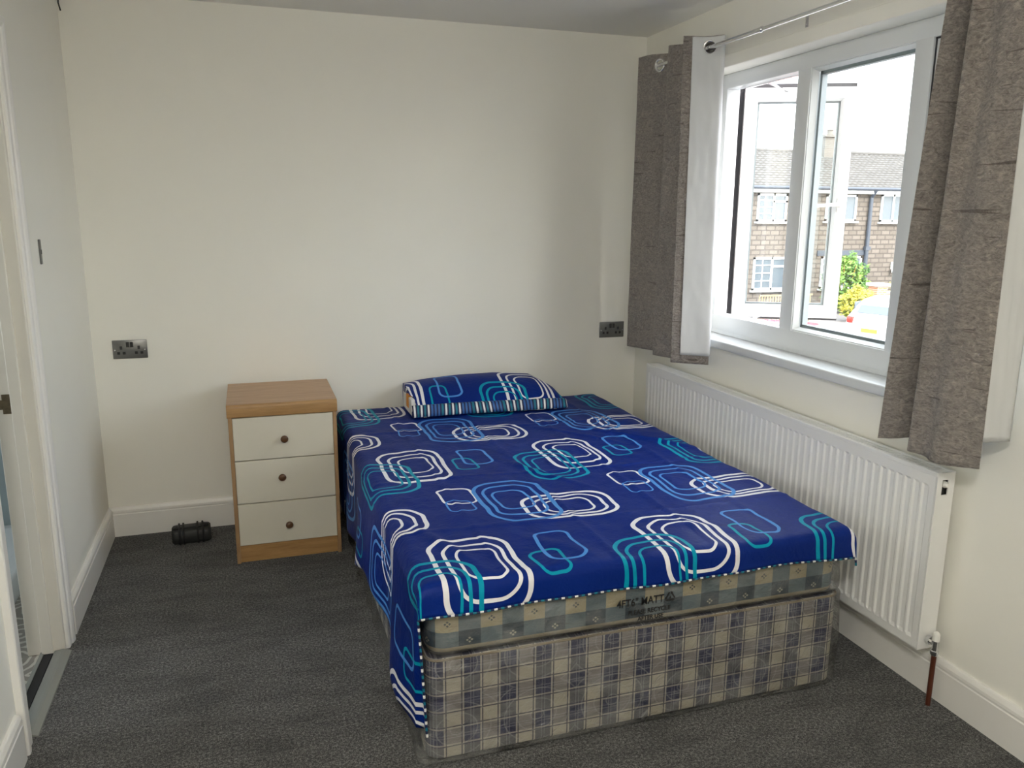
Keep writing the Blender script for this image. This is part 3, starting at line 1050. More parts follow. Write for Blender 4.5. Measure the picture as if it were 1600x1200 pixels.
# mattress
ma = tag(empty('mattress', ((BX0 + BX1) / 2, (BY0 + BY1) / 2, 0.329)), 'green-grey checked mattress in printed polythene lying on the divan base', 'mattress')
INV = Matrix.Translation(ma.location).inverted()
b = rounded_box_mesh(BX0 + 0.006, BX1 - 0.01, BY0 + 0.004, BY1, 0.333, 0.532, 0.055, 0.016)
o = b.build('ticking', 'mattress_check', ma, True); o.matrix_parent_inverse = INV
b = rounded_box_mesh(BX0 - 0.001, BX1 + 0.001, BY0 - 0.003, BY1 + 0.006, 0.3285, 0.5375, 0.055, 0.02, amp=0.003, seed=11, n=60, m=12)
for v in b.bm.verts:
    q = Vector((v.co.x * 8, v.co.y * 8, v.co.z * 9 + 5))
    if v.co.x > BX1 - 0.05:
        v.co.x += 0.022 * max(0, 0.4 + noise.noise(q)) * (0.5375 - v.co.z) / 0.2
o = b.build('polythene_wrap', 'polythene', ma, True); o.matrix_parent_inverse = INV
o['label'] = 'clear crinkled polythene'
def text_mesh(name, txt, x, z, size, y, parent, sx=1.0, inv=None, rot=0.0):
    cu = bpy.data.curves.new(name, 'FONT')
    cu.body = txt
    cu.size = size
    cu.extrude = 0.0003
    cu.offset = 0.0005
    to = bpy.data.objects.new(name, cu)
    COL.objects.link(to)
    dg = bpy.context.evaluated_depsgraph_get()
    me = bpy.data.meshes.new_from_object(to.evaluated_get(dg))
    bpy.data.objects.remove(to)
    me.transform(Matrix.Translation((x, y, z)) @ Matrix.Rotation(rot, 4, 'Y') @ Matrix.Rotation(pi / 2, 4, 'X') @ Matrix.Diagonal((sx, 1, 1, 1)))
    o = link(name, me, 'print_black', parent)
    if inv is not None:
        o.matrix_parent_inverse = inv
    return o
YT = BY0 - 0.009
text_mesh('printed_text', '4FT6" MATT', -1.072, 0.398, 0.034, YT, ma, 0.84, INV)
text_mesh('printed_text', 'PLEASE RECYCLE', -1.035, 0.370, 0.020, YT, ma, 0.92, INV)
text_mesh('printed_text', 'AFTER USE', -1.003, 0.3485, 0.020, YT, ma, 0.88, INV)
# recycling triangle: three bent arrows and a 4
b = MB()
cxs, czs, R_ = -0.899, 0.410, 0.021
tri = [Vector((cxs + R_ * cos(a), 0, czs + R_ * sin(a) * 0.95)) for a in (pi / 2, pi / 2 + 2 * pi / 3, pi / 2 + 4 * pi / 3)]
for k in range(3):
    A, B = tri[k], tri[(k + 1) % 3]
    d = (B - A)
    a0, a1 = A + d * 0.16, A + d * 0.74
    n_ = Vector((-d.z, 0, d.x)).normalized()
    for q0, q1, w0, w1 in ((a0, a1, 0.0024, 0.0024), (A + d * 0.70, A + d * 0.92, 0.0055, 0.0004)):
        vs = [q0 + n_ * w0, q0 - n_ * w0, q1 - n_ * w1, q1 + n_ * w1]
        b.prism([(i, 0) for i in range(4)], lambda i, _: Vector((vs[int(i)].x, YT - 0.0004, vs[int(i)].z)), lambda i, _: Vector((vs[int(i)].x, YT, vs[int(i)].z)))
o = b.build('recycling_symbol', 'print_black', ma); o.matrix_parent_inverse = INV
text_mesh('printed_text', '4', -0.9025, 0.403, 0.014, YT, ma, 1.0, INV)

# ------------------------------------------------------------------ printed sheet
ZT = 0.549
XL, XR, YF, YBK = -1.652, -0.246, -2.068, -0.05
r_ = 0.032
sheet = tag(empty('bed_sheet', ((XL + XR) / 2, (YF + YBK) / 2, ZT)), 'royal blue sheet printed with white and teal rounded squares over the mattress', 'bed sheet')
INV = Matrix.Translation(sheet.location).inverted()
def lerp_table(tab, v):
    if v <= tab[0][0]: return tab[0][1]
    for (a, x), (c, y) in zip(tab, tab[1:]):
        if v <= c:
            return x + (y - x) * (v - a) / (c - a)
    return tab[-1][1]
HEM = [(-2.07, 0.115), (-1.95, 0.12), (-1.80, 0.14), (-1.70, 0.19), (-1.35, 0.215), (-1.15, 0.20), (-0.98, 0.15), (-0.5, 0.13), (0.0, 0.13)]
def drop(a):      # a = arc length past the start of the rounding -> (outward, down)
    if a <= 0: return 0.0, 0.0
    q = r_ * pi / 2
    if a < q:
        return r_ * sin(a / r_), r_ * (1 - cos(a / r_))
    return r_, r_ + (a - q)
def creases(x, y):
    z = 0.0
    # packing folds
    for c in (-1.40, -1.06, -0.74, -0.48):
        z += 0.0045 * math.exp(-((x - c) / 0.010) ** 2)
    for c in (-0.55, -1.22, -1.72):
        z += 0.0035 * math.exp(-((y - c - 0.02 * sin(x * 3)) / 0.009) ** 2)
    # diagonal drag crease across the middle
    for (x0, y0, x1, y1, a, w) in ((-1.12, -1.02, -0.90, -1.45, 0.006, 0.014), (-0.62, -0.68, -0.25, -1.15, 0.008, 0.014), (-0.80, -0.60, -0.52, -0.98, 0.004, 0.012),
                                   (-1.62, -1.55, -1.45, -2.02, 0.005, 0.02), (-0.9, -1.78, -0.55, -2.02, 0.004, 0.025), (-1.28, -1.80, -1.10, -2.05, 0.004, 0.03)):
        dx, dy = x1 - x0, y1 - y0
        L2 = dx * dx + dy * dy
        t_ = max(0, min(1, ((x - x0) * dx + (y - y0) * dy) / L2))
        px, py = x0 + dx * t_, y0 + dy * t_
        d = sqrt((x - px) ** 2 + (y - py) ** 2)
        z += 1.7 * a * math.exp(-(d / w) ** 2) * sin(pi * min(1, max(0, 0.08 + t_ * 0.84)))
    z += 0.0065 * noise.noise(Vector((x * 5.5, y * 4.5, 0)))
    z += 0.0028 * noise.noise(Vector((x * 17, y * 13, 3)))
    z -= 0.006 * math.exp(-((x + 0.95) / 0.5) ** 2) * math.exp(-((y + 1.2) / 0.6) ** 2)
    return z
def sheet_point(s, t_):
    """s: arc coordinate in x (flat value = world x), t_: arc coordinate in y"""
    al = max(0.0, (XL + r_) - s)
    ar = max(0.0, s - (XR - r_))
    bf = max(0.0, (YF + r_) - t_)
    ol, dl = drop(al)
    orr, dr = drop(ar)
    of, df = drop(bf)
    x = min(max(s, XL + r_), XR - r_) - ol + orr
    y = max(t_, YF + r_) - of
    flat = 1.0 if (dl + dr + df) == 0 else max(0.0, 1 - (dl + dr + df) / 0.03)
    dd = sqrt(dl * dl + df * df) if dl else df
    dd = sqrt(dr * dr + dd * dd) if dr else dd
    z = ZT - dd + creases(x, y) * flat
    # soft folds in the hanging parts
    if dl > 0.03:
        k = (dl - 0.03) / 0.4 * (0.25 + 0.75 * min(1.0, max(0.0, (-0.42 - y) / 0.25)))
        x += -0.004 - (0.026 if y > -1.9 else 0.026 * max(0.0, (y + 2.07) / 0.17)) * k + 0.016 * (1.0 if y > -1.9 else max(0.0, (y + 2.07) / 0.17))  * k * sin(y * 7.5 + 0.8) + 0.010 * k * sin(y * 16 + 1.7)
        if df > 0.0:
            x += 0.020 * k
    if df > 0.02 and dl < 0.02:
        k = (df - 0.02) / 0.08
        y += -0.004 * k + 0.006 * k * sin(x * 9) + 0.004 * k * sin(x * 23 + 1)
        z -= 0.010 * k * math.exp(-((x + 0.27) / 0.09) ** 2)
    if dr > 0.02:
        k = (dr - 0.02) / 0.1
        x += 0.006 * k * sin(y * 11) + 0.004 * k
    return Vector((x, y, z))
b = MB()
q_ = r_ * pi / 2
t0_, t1_ = YBK, (YF + r_) - (0.056 + q_)
NT_ = 190
srow, uvs = [], []
NL, NM, NR = 34, 118, 9
def hem_left(t_):
    y = max(t_, YF)
    return (ZT - lerp_table(HEM, y)) - r_ + q_
rows, uvr = [], []
for j in range(NT_ + 1):
    t_ = t0_ + (t1_ - t0_) * j / NT_
    amax = hem_left(t_)
    row, uvrow = [], []
    ss = [(XL + r_) - amax * (1 - (i / NL)) for i in range(NL)]
    ss += [(XL + r_) + (XR - XL - 2 * r_) * i / NM for i in range(NM)]
    rr2 = 0.045 + q_
    ss += [(XR - r_) + rr2 * i / NR for i in range(NR + 1)]
    for s_ in ss:
        row.append(sheet_point(s_, t_))
        uvrow.append((s_, t_))
    rows.append(row); uvr.append(uvrow)
b.grid(rows, uvr)
o = b.build('printed_cloth', 'linen_sheet', sheet, 'all'); o.matrix_parent_inverse = INV
sm = o.modifiers.new('thickness', 'SOLIDIFY'); sm.thickness = 0.0018; sm.offset = 0
# striped piping along foot hem and up the left front edge
hem_pts = rows[-1]
b = MB()
n0 = 0
def piped(b, pts, rad=0.0036):
    """square-section tape with uv.x = length along the hem"""
    lay = b.bm.loops.layers.uv.verify()
    L = 0.0
    prev = None
    ring_prev = None
    for i, p in enumerate(pts):
        if i: L += (p - pts[i - 1]).length
        a = pts[max(0, i - 1)]; c = pts[min(len(pts) - 1, i + 1)]
        d = (c - a).normalized()
        u = d.cross(Vector((0, 1, 0)))
        if u.length < .05: u = Vector((0, 0, 1))
        u.normalize(); w = d.cross(u)
        ringv = [b.bm.verts.new(p + (u * cos(k * pi / 3) + w * sin(k * pi / 3)) * rad) for k in range(6)]
        if ring_prev:
            for k in range(6):
                f = b.bm.faces.new((ring_prev[k], ring_prev[(k + 1) % 6], ringv[(k + 1) % 6], ringv[k]))
                for lp, v_ in zip(f.loops, (Lp, Lp, L, L)):
                    lp[lay].uv = (v_, 0)
        ring_prev, Lp = ringv, L
piped(b, [p.copy() for p in hem_pts])
o = b.build('striped_piping', 'piping_stripe', sheet, 'all'); o.matrix_parent_inverse = INV
o['label'] = 'navy white and teal striped piping'

# ------------------------------------------------------------------ pillow
pw = tag(empty('pillow', (-0.94, -0.2, 0.555)), 'blue patterned pillow with a striped border lying against the back wall', 'pillow')
INV = Matrix.Translation(pw.location).inverted()
PX0, PX1 = -1.322, -0.545
def pz_top(x):   # height of the back edge
    return lerp_table([(-1.335, 0.672), (-1.22, 0.690), (-1.05, 0.702), (-0.85, 0.704), (-0.66, 0.690), (-0.58, 0.650), (-0.50, 0.620)], x)
def pillow_row(u):
    x = PX0 + (PX1 - PX0) * u
    e = 1.0
    if u > 0.86: e = sqrt(max(0.0, 1 - ((u - 0.86) / 0.14) ** 2)) * 0.55 + 0.45
    zb = 0.5575
    yfront = -0.345 + 0.010 * sin(u * 5)
    zf = zb + 0.052 * (0.72 + 0.28 * e) - 0.006 * u
    zt = zb + (pz_top(x) - zb) * e
    pts = []
    pts.append((yfront + 0.05, zb)); pts.append((yfront + 0.008, zb + 0.001))
    for k in range(4): pts.append((yfront + 0.008 + k * 0.0065, zb + (zf - zb) * (k + 1) / 4))
    y0 = pts[-1][0]
    n = 14
    for k in range(1, n + 1):
        f = k / n
        y = y0 + (-0.065 - y0) * f
        z = zf + (zt - zf) * f + 0.030 * e * sin(pi * f) + 0.006 * noise.noise(Vector((x * 6, y * 9, 2))) * sin(pi * f)
        pts.append((y, z))
    pts.append((-0.052, zt - 0.012)); pts.append((-0.056, (zt + zb) / 2)); pts.append((-0.075, zb)); pts.append((yfront + 0.05, zb))
    return x, pts
rows, uvr = [], []
N = 40
for i in range(N + 1):
    x, pts = pillow_row(i / N)
    L = 0
    row, uvrow = [], []
    for k, (y, z) in enumerate(pts):
        if k: L += sqrt((y - pts[k - 1][0]) ** 2 + (z - pts[k - 1][1]) ** 2)
        xx = x
        if i == 0: xx += 0.02 * (1 if (z > 0.57 and z < 0.65) else 0)
        row.append(Vector((xx, y, z)))
        uvrow.append((x + 1.330 - 1.46 + 0.05, L - 1.21))
    rows.append(row); uvr.append(uvrow)
b = MB(); b.grid(rows, uvr)
bmesh.ops.remove_doubles(b.bm, verts=b.bm.verts, dist=1e-5)
bmesh.ops.holes_fill(b.bm, edges=[e for e in b.bm.edges if e.is_boundary], sides=0)
o = b.build('pillowcase', 'linen_pillow', pw, True); o.matrix_parent_inverse = INV
# striped border: a folded band that stands proud of the front
rows, uvr = [], []
for i in range(61):
    u = i / 60
    x, pts = pillow_row(u)
    bot, top = pts[1], pts[5]
    x2 = x - 0.003 + 0.006 * u
    wv_ = 0.002 * sin(u * 40) + 0.002 * sin(u * 23)
    pr = [(bot[0] + 0.004, bot[1] + 0.0005), (bot[0] - 0.008 + wv_, bot[1] + 0.006), ((bot[0] + top[0]) / 2 - 0.010 + wv_, (bot[1] + top[1]) / 2), (top[0] - 0.006, top[1] + 0.001), (top[0] + 0.006, top[1] + 0.004)]
    rows.append([Vector((x2 + (k - 2) * 0.002 * sin(u * 9), y, z)) for k, (y, z) in enumerate(pr)])
    uvr.append([(x2 + 10, k * 0.01) for k in range(5)])
b = MB(); b.grid(rows, uvr)
o = b.build('striped_border', 'border_stripe', pw, 'all'); o.matrix_parent_inverse = INV
o['label'] = 'navy white and teal striped border'
sm = o.modifiers.new('thickness', 'SOLIDIFY'); sm.thickness = 0.002; sm.offset = 0
b = MB()
b.box(PX0 - 0.006, PX0 + 0.012, -0.235, -0.185, 0.585, 0.648, 0.002, 1)
o = b.build('label', 'orange_label', pw); o.matrix_parent_inverse = INV; o['label'] = 'orange label in the open end'
b = MB()
b.box(PX0 - 0.003, PX0 + 0.016, -0.30, -0.09, 0.562, 0.640, 0.004, 2)
o = b.build('inner_lining', 'cotton_white', pw); o.matrix_parent_inverse = INV; o['label'] = 'white inside of the open end'

# ------------------------------------------------------------------ window
win = S(empty('window_1', (0.12, (WY0 + WY1) / 2, WZ0)))
WINV = Matrix.Translation(win.location).inverted()
def wpart(b, name, mat, smooth=False, par=None):
    o = b.build(name, mat, par or win, smooth)
    if par is None:
        o.matrix_parent_inverse = WINV
    return o
FX0, FX1 = 0.100, 0.170
b = MB()
fy0, fy1, fz0, fz1 = WY0, WY1, 0.972, WZ1
pf = 0.064
b.box(FX0, FX1, fy0, fy1, fz0, fz0 + pf + 0.012, 0.004, 2)
b.box(FX0, FX1, fy0, fy1, fz1 - pf, fz1, 0.004, 2)
b.box(FX0 + 0.0003, FX1 - 0.0003, fy1 - 0.052, fy1, fz0, fz1, 0.004, 2)
b.box(FX0 + 0.0003, FX1 - 0.0003, fy0, fy0 + pf, fz0, fz1, 0.004, 2)
wpart(b, 'window_frame', 'upvc', True)
b = MB()     # sloping beads towards the panes
GZ0, GZ1 = fz0 + pf + 0.012, fz1 - pf
M1 = (-1.206, -1.126)
M2 = (-1.806, -1.730)
for y0, y1 in (M1, M2):
    b = MB(); b.box(FX0 + 0.0006, FX1 - 0.0006, y0, y1, GZ0 - 0.01, GZ1 + 0.01, 0.004, 2)
    wpart(b, 'mullion', 'upvc', True)
def bead(b, y0, y1, z0, z1, w=0.018, x0=FX0 + 0.006, x1=FX0 + 0.030):
    """mitred bevelled bead inside rectangle"""
    P = [(0, 0), (w * 0.25, 0), (w, x1 - x0), (0, x1 - x0)]
    def fr(cy, cz, sy, sz):
        return lambda d, o: Vector((x0 + o, cy + sy * d, cz + sz * d))
    C = [(y0, z0, 1, 1), (y1, z0, -1, 1), (y1, z1, -1, -1), (y0, z1, 1, -1)]
    for k in range(4):
        a, c = C[k], C[(k + 1) % 4]
        b.prism(P, fr(*a), fr(*c))
# fixed centre light
b = MB(); bead(b, M2[1], M1[0], GZ0, GZ1, 0.014)
wpart(b, 'glazing_bead', 'upvc')
def pane_set(y0, y1, z0, z1, x, th, name_par=None):
    b = MB(); b.box(x, x + 0.004, y0 - 0.008, y1 + 0.008, z0 - 0.008, z1 + 0.008)
    p = wpart(b, 'pane', 'window_glass')
    b = MB()
    w = 0.013
    b.box(x + 0.005, x + th, y0, y0 + w, z0, z1); b.box(x + 0.005, x + th, y1 - w, y1, z0, z1)
    b.box(x + 0.005, x + th, y0, y1, z0, z0 + w); b.box(x + 0.005, x + th, y0, y1, z1 - w, z1)
    wpart(b, 'spacer_bar', 'spacer_grey')
pane_set(M2[1] + 0.012, M1[0] - 0.012, GZ0 + 0.012, GZ1 - 0.012, FX0 + 0.032, 0.030)
# right-hand casement, closed
sash = MB()
def sash_geo(b, y0, y1, z0, z1, x0, x1, w=0.062):
    P = [(0, 0), (w - 0.014, 0), (w, 0.016), (w, x1 - x0), (0, x1 - x0)]
    C = [(y0, z0, 1, 1), (y1, z0, -1, 1), (y1, z1, -1, -1), (y0, z1, 1, -1)]
    for k in range(4):
        a, c = C[k], C[(k + 1) % 4]
        b.prism(P, (lambda a: lambda d, o: Vector((x0 + o, a[0] + a[2] * d, a[1] + a[3] * d)))(a), (lambda c: lambda d, o: Vector((x0 + o, c[0] + c[2] * d, c[1] + c[3] * d)))(c))
b = MB(); sash_geo(b, fy0 + pf + 0.004, M2[0] - 0.004, GZ0 + 0.004, GZ1 - 0.004, FX0 + 0.010, FX1 + 0.004)
s2 = wpart(b, 'sash', 'upvc')
b = MB(); sy0, sy1 = fy0 + pf + 0.066, M2[0] - 0.066
b.box(FX0 + 0.030, FX0 + 0.034, sy0 - 0.008, sy1 + 0.008, GZ0 + 0.058, GZ1 - 0.058)
o = wpart(b, 'pane', 'window_glass')
b = MB()
for yy in (M2[0] - 0.004, fy0 + pf + 0.004):
    b.box(FX0 + 0.0085, FX0 + 0.012, yy - 0.003, yy + 0.003, GZ0, GZ1)
for zz in (GZ0 + 0.003, GZ1 - 0.003):
    b.box(FX0 + 0.0085, FX0 + 0.012, fy0 + pf, M2[0], zz - 0.003, zz + 0.003)
wpart(b, 'gasket_seal', 'gasket')

def handle_geo(b, base, n, u, w_, arm_dir, L=0.115):
    """espagnolette handle: base plate on a face with normal n, long axis u"""
    base, n, u, w_, arm_dir = map(Vector, (base, n, u, w_, arm_dir))
    b.obox(base + n * 0.005, n, u, w_, 0.005, 0.034, 0.0135, 0.004, 3)
    b.lathe([(0.008, 0.013), (0.028, 0.012), (0.034, 0.010), (0.036, 0.004)], base, n, 16)
    p0 = base + n * 0.030
    b.tube([p0 - arm_dir * 0.004, p0 + arm_dir * 0.02, p0 + arm_dir * 0.05 + n * 0.010, p0 + arm_dir * (L * 0.8) + n * 0.014, p0 + arm_dir * L + n * 0.012], [0.010, 0.0085, 0.008, 0.0085, 0.006], 10)
b = MB()
handle_geo(b, (FX0 + 0.010, M2[0] - 0.030, 1.545), (-1, 0, 0), (0, 0, 1), (0, 1, 0), (-0.05, -0.62, -0.78), 0.12)
o = wpart(b, 'window_handle', 'white_plastic', True)

# left casement swung open
S0 = Vector((0.2095, -0.605, 0)); S1 = Vector((0.648, -0.822, 0))
sd = (S1 - S0); SWd = sd.length; sd.normalize()
sn = Vector((sd.y, -sd.x, 0))            # towards the room side of the sash
if sn.dot(CAM - S0) < 0: sn = -sn
SZ0, SZ1 = 1.030, 2.088
b = MB()
w = 0.060; dep = 0.058
P = [(0, 0), (w - 0.014, 0), (w, -0.016), (w, -dep), (0.0, -dep)]
C = [(0, SZ0, 1, 1), (SWd, SZ0, -1, 1), (SWd, SZ1, -1, -1), (0, SZ1, 1, -1)]
def sp(u_, z_, o_):
    return S0 + sd * u_ + sn * o_ + Vector((0, 0, z_))
for k in range(4):
    a, c = C[k], C[(k + 1) % 4]
    b.prism(P, (lambda a: lambda d, o_: sp(a[0] + a[2] * d, a[1] + a[3] * d, o_))(a), (lambda c: lambda d, o_: sp(c[0] + c[2] * d, c[1] + c[3] * d, o_))(c))
os_ = wpart(b, 'open_sash', 'upvc')
INVS = WINV
b = MB()
pts = [sp(w - 0.008, SZ0 + w - 0.008, 0), ]
b.obox(sp(SWd / 2, (SZ0 + SZ1) / 2, -0.020), sd, sn, (0, 0, 1), SWd / 2 - w + 0.006, 0.002, (SZ1 - SZ0) / 2 - w + 0.006)
wpart(b, 'open_pane', 'window_glass')
b = MB()   # black weather seal around the outer rebate
def ring_frame(b, u0, u1, z0, z1, w, o0, o1):
    oc, oh = (o0 + o1) / 2, abs(o1 - o0) / 2
    for (ua, ub, za, zb) in ((u0, u0 + w, z0, z1), (u1 - w, u1, z0, z1), (u0, u1, z0, z0 + w), (u0, u1, z1 - w, z1)):
        b.obox(sp((ua + ub) / 2, (za + zb) / 2, oc), sd, sn, (0, 0, 1), (ub - ua) / 2, oh, (zb - za) / 2)
ring_frame(b, -0.021, SWd + 0.010, SZ0 - 0.014, SZ1 + 0.022, 0.026, -0.036, -0.046)
wpart(b, 'weather_seal', 'gasket')
b = MB()
ring_frame(b, -0.020, SWd + 0.009, SZ0 - 0.013, SZ1 + 0.021, 0.026, -0.046, -0.062)
wpart(b, 'sash_flange', 'upvc')
b = MB()
gx = w + 0.006
for uu in (w + 0.004, SWd - w - 0.004):
    b.obox(sp(uu, (SZ0 + SZ1) / 2, -0.030), sd, sn, (0, 0, 1), 0.005, 0.008, (SZ1 - SZ0) / 2 - w)
for zz in (SZ0 + w + 0.004, SZ1 - w - 0.004):
    b.obox(sp(SWd / 2, zz, -0.030), sd, sn, (0, 0, 1), SWd / 2 - w, 0.008, 0.004)
wpart(b, 'spacer_bar', 'spacer_grey')
b = MB()
handle_geo(b, sp(SWd - 0.030, 1.565, 0), sn, (0, 0, 1), sd, (-sd * 0.985 + Vector((0, 0, -0.06))), 0.16)
wpart(b, 'window_handle', 'white_plastic', True)
b = MB()   # friction stays, top and bottom
for zz in (GZ1 - 0.004, GZ0 + 0.004):
    b.obox((0.150, -0.90, zz), (1, 0, 0), (0, 1, 0), (0, 0, 1), 0.008, 0.20, 0.0015)
    p0 = Vector((0.155, -0.86, zz)); p1 = sp(0.20, zz, -0.03)
    d_ = (p1 - p0); L = d_.length; d_.normalize()
    b.obox((p0 + p1) / 2, d_, d_.cross(Vector((0, 0, 1))), (0, 0, 1), L / 2, 0.008, 0.0015)
wpart(b, 'friction_stay', 'chrome')
# sill board inside, sill outside
b = MB()
b.box(-0.030, 0.105, WY0 - 0.05, WY1 + 0.05, 0.920, 0.957, 0.006, 3)
wpart(b, 'window_sill', 'upvc', True)
b = MB()
b.prism([(0.165, 0.972), (0.165, 0.930), (0.235, 0.918), (0.235, 0.940)], lambda x, z: Vector((x, WY0, z)), lambda x, z: Vector((x, WY1, z)))
wpart(b, 'outer_sill', 'upvc')
b = MB()
b.box(0.1005, 0.17, WY0, WY1, 0.958, 0.975)
wpart(b, 'frame_packer', 'upvc')

# ------------------------------------------------------------------ curtain rod
RDX, RDZ = -0.10, 2.212
rod = tag(empty('curtain_rod', (RDX, -1.6, RDZ)), 'thin chrome curtain rod on the wall above the window', 'curtain rod')
RINV = Matrix.Translation(rod.location).inverted()
b = MB(); b.tube([(RDX, -0.20, RDZ), (RDX, -1.16, RDZ)], 0.0095, 16)
b.tube([(RDX, -1.15, RDZ), (RDX, -2.75, RDZ)], 0.0080, 16)
o = b.build('tube', 'chrome', rod, True); o.matrix_parent_inverse = RINV
b = MB(); b.lathe([(0, 0.0115), (0.010, 0.0115), (0.012, 0.010)], (RDX, -1.150, RDZ), (0, -1, 0), 16)
o = b.build('joint_collar', 'chrome', rod, True); o.matrix_parent_inverse = RINV
b = MB(); b.lathe([(0, 0.010), (0.004, 0.016), (0.018, 0.018), (0.030, 0.014), (0.034, 0.004)], (RDX, -0.20, RDZ), (0, 1, 0), 16)
o = b.build('finial', 'chrome', rod, True); o.matrix_parent_inverse = RINV
for yy in (-0.235, -2.62):
    b = MB()
    b.box(-0.004, 0, yy - 0.012, yy + 0.012, RDZ - 0.035, RDZ + 0.035, 0.001, 1)
    b.tube([(0, yy, RDZ - 0.012), (RDX, yy, RDZ - 0.012)], 0.005, 10)
    b.torus((RDX, yy, RDZ), (0, 1, 0), 0.0125, 0.003, 18, 8)
    o = b.build('bracket', 'chrome', rod, True); o.matrix_parent_inverse = RINV
b = MB()
b.box(-0.003, 0, -1.303, -1.287, 2.198, 2.240, 0.001, 1)
b.lathe([(0, 0.004), (0.003, 0.003)], (-0.003, -1.295, 2.228), (-1, 0, 0), 10)
b.lathe([(0, 0.004), (0.003, 0.003)], (-0.003, -1.295, 2.210), (-1, 0, 0), 10)
tag(b.build('wall_clip', 'chrome'), 'small empty metal bracket screwed to the wall above the window', 'bracket')

# ------------------------------------------------------------------ curtains
def smooth_path(P, closed=False, sub=7, rad=0.028):
    """round the corners of a polyline with quadratic arcs, then resample by length"""
    out = [Vector(P[0])]
    for i in range(1, len(P) - 1):
        A, B, C_ = Vector(P[i - 1]), Vector(P[i]), Vector(P[i + 1])
        ra_ = min(rad, (A - B).length * 0.45); rc_ = min(rad, (C_ - B).length * 0.45)
        a = B + (A - B).normalized() * ra_; c = B + (C_ - B).normalized() * rc_
        for k in range(sub + 1):
            f = k / sub
            out.append(a * (1 - f) ** 2 + B * 2 * f * (1 - f) + c * f * f)
    out.append(Vector(P[-1]))
    return out
def resample(path, n):
    Ls = [0.0]
    for a, c in zip(path, path[1:]): Ls.append(Ls[-1] + (c - a).length)
    T = Ls[-1]
    res = []
    k = 0
    for i in range(n + 1):
        s_ = T * i / n
        while k < len(Ls) - 2 and Ls[k + 1] < s_: k += 1
        f = (s_ - Ls[k]) / max(1e-9, Ls[k + 1] - Ls[k])
        res.append(path[k].lerp(path[k + 1], min(1, max(0, f))))
    return res, T
def curtain_surface(top, bot, ztop, zbot, offset, f0, f1, n=300, m=110, z_hem=0.0, z_head=0.0, seed=0):
    """top/bot: plan polylines; offset: shift along lining side; f0..f1 fraction of width"""
    pt, Tt = resample(smooth_path(top), n)
    pb, Tb = resample(smooth_path(bot), n)
    i0, i1 = int(f0 * n), int(f1 * n)
    rows, uvr = [], []
    for i in range(i0, i1 + 1):
        f = i / n
        row, uvrow = [], []
        def nrm(P_):
            a = P_[max(0, i - 1)]; c = P_[min(n, i + 1)]
            d = (c - a).normalized()
            return Vector((-d.y, d.x))
        nt, nb = nrm(pt), nrm(pb)
        z1 = (ztop(f) if callable(ztop) else ztop) - z_head
        z0 = (zbot(f) if callable(zbot) else zbot) + z_hem
        for j in range(m + 1):
            g = (j / 36) * 0.075 if j <= 36 else 0.075 + 0.925 * (j - 36) / (m - 36)
            gg = g ** 0.8
            p = pt[i].lerp(pb[i], gg) + nt.lerp(nb, gg) * offset
            wob = 0.0035 * noise.noise(Vector((f * 9, g * 7, 0.5))) + 0.0015 * noise.noise(Vector((f * 30, g * 25, 4)))
            nn = nt.lerp(nb, gg)
            p = p + nn * wob
            row.append(Vector((p.x, p.y, z1 + (z0 - z1) * g)))
            uvrow.append((f * Tt * 1.0 + seed, (z1 + (z0 - z1) * g)))
        rows.append(row); uvr.append(uvrow)
    b = MB(); b.grid(rows, uvr)
    return b, pt
def eyelet(cur, inv, centre, normal, rod_dir=None):
    b = MB()
    b.torus(centre, normal, 0.0275, 0.0062, 32, 10)
    o = b.build('eyelet', 'chrome', cur, 'all'); o.matrix_parent_inverse = inv

def make_curtain(label, top, bot, ztop, zbot, lin, eyes, seed, lin_hem=0.04, ext=None):
    cur = tag(empty('curtain', (top[0][0], top[0][1], 0.85)), label, 'curtain', None)
    inv = Matrix.Translation(cur.location).inverted()
    b, path = curtain_surface(top, bot, ztop, zbot, 0, 0, 1, seed=seed)
    # punch eyelet holes
    kill = []
    for c, nrm_ in eyes:
        for f in b.bm.faces:
            ce = f.calc_center_median()
            if (ce - Vector(c)).length < 0.0262:
                kill.append(f)
    bmesh.ops.delete(b.bm, geom=list(set(kill)), context='FACES')
    o = b.build('velvet', 'crushed_velvet', cur, 'all', fix=False); o.matrix_parent_inverse = inv
    o['label'] = 'crushed grey velvet face'
    sm = o.modifiers.new('thickness', 'SOLIDIFY'); sm.thickness = 0.0025; sm.offset = 0
    lt, lb, f0, f1 = lin
    b, _ = curtain_surface(lt, lb, ztop, zbot, 0.0055, f0, f1, z_hem=lin_hem, z_head=0.004, seed=seed + 3)
    kill = []
    for c, nrm_ in eyes:
        for f in b.bm.faces:
            ce = f.calc_center_median()
            if (ce - Vector(c)).length < 0.0270:
                kill.append(f)
    bmesh.ops.delete(b.bm, geom=list(set(kill)), context='FACES')
    if ext:
        b2, _ = curtain_surface(ext[0], ext[1], 2.255, 0.905, 0.0, 0, 1, n=12)
        tmp = bpy.data.meshes.new('lining'); b2.bm.to_mesh(tmp); b2.bm.free(); b.bm.from_mesh(tmp)
    o = b.build('lining', 'lining_white', cur, 'all', fix=False); o.matrix_parent_inverse = inv
    o['label'] = 'plain white lining'
    sm = o.modifiers.new('thickness', 'SOLIDIFY'); sm.thickness = 0.0012; sm.offset = 0
    for c, nrm_ in eyes:
        eyelet(cur, inv, c, nrm_)
    return cur

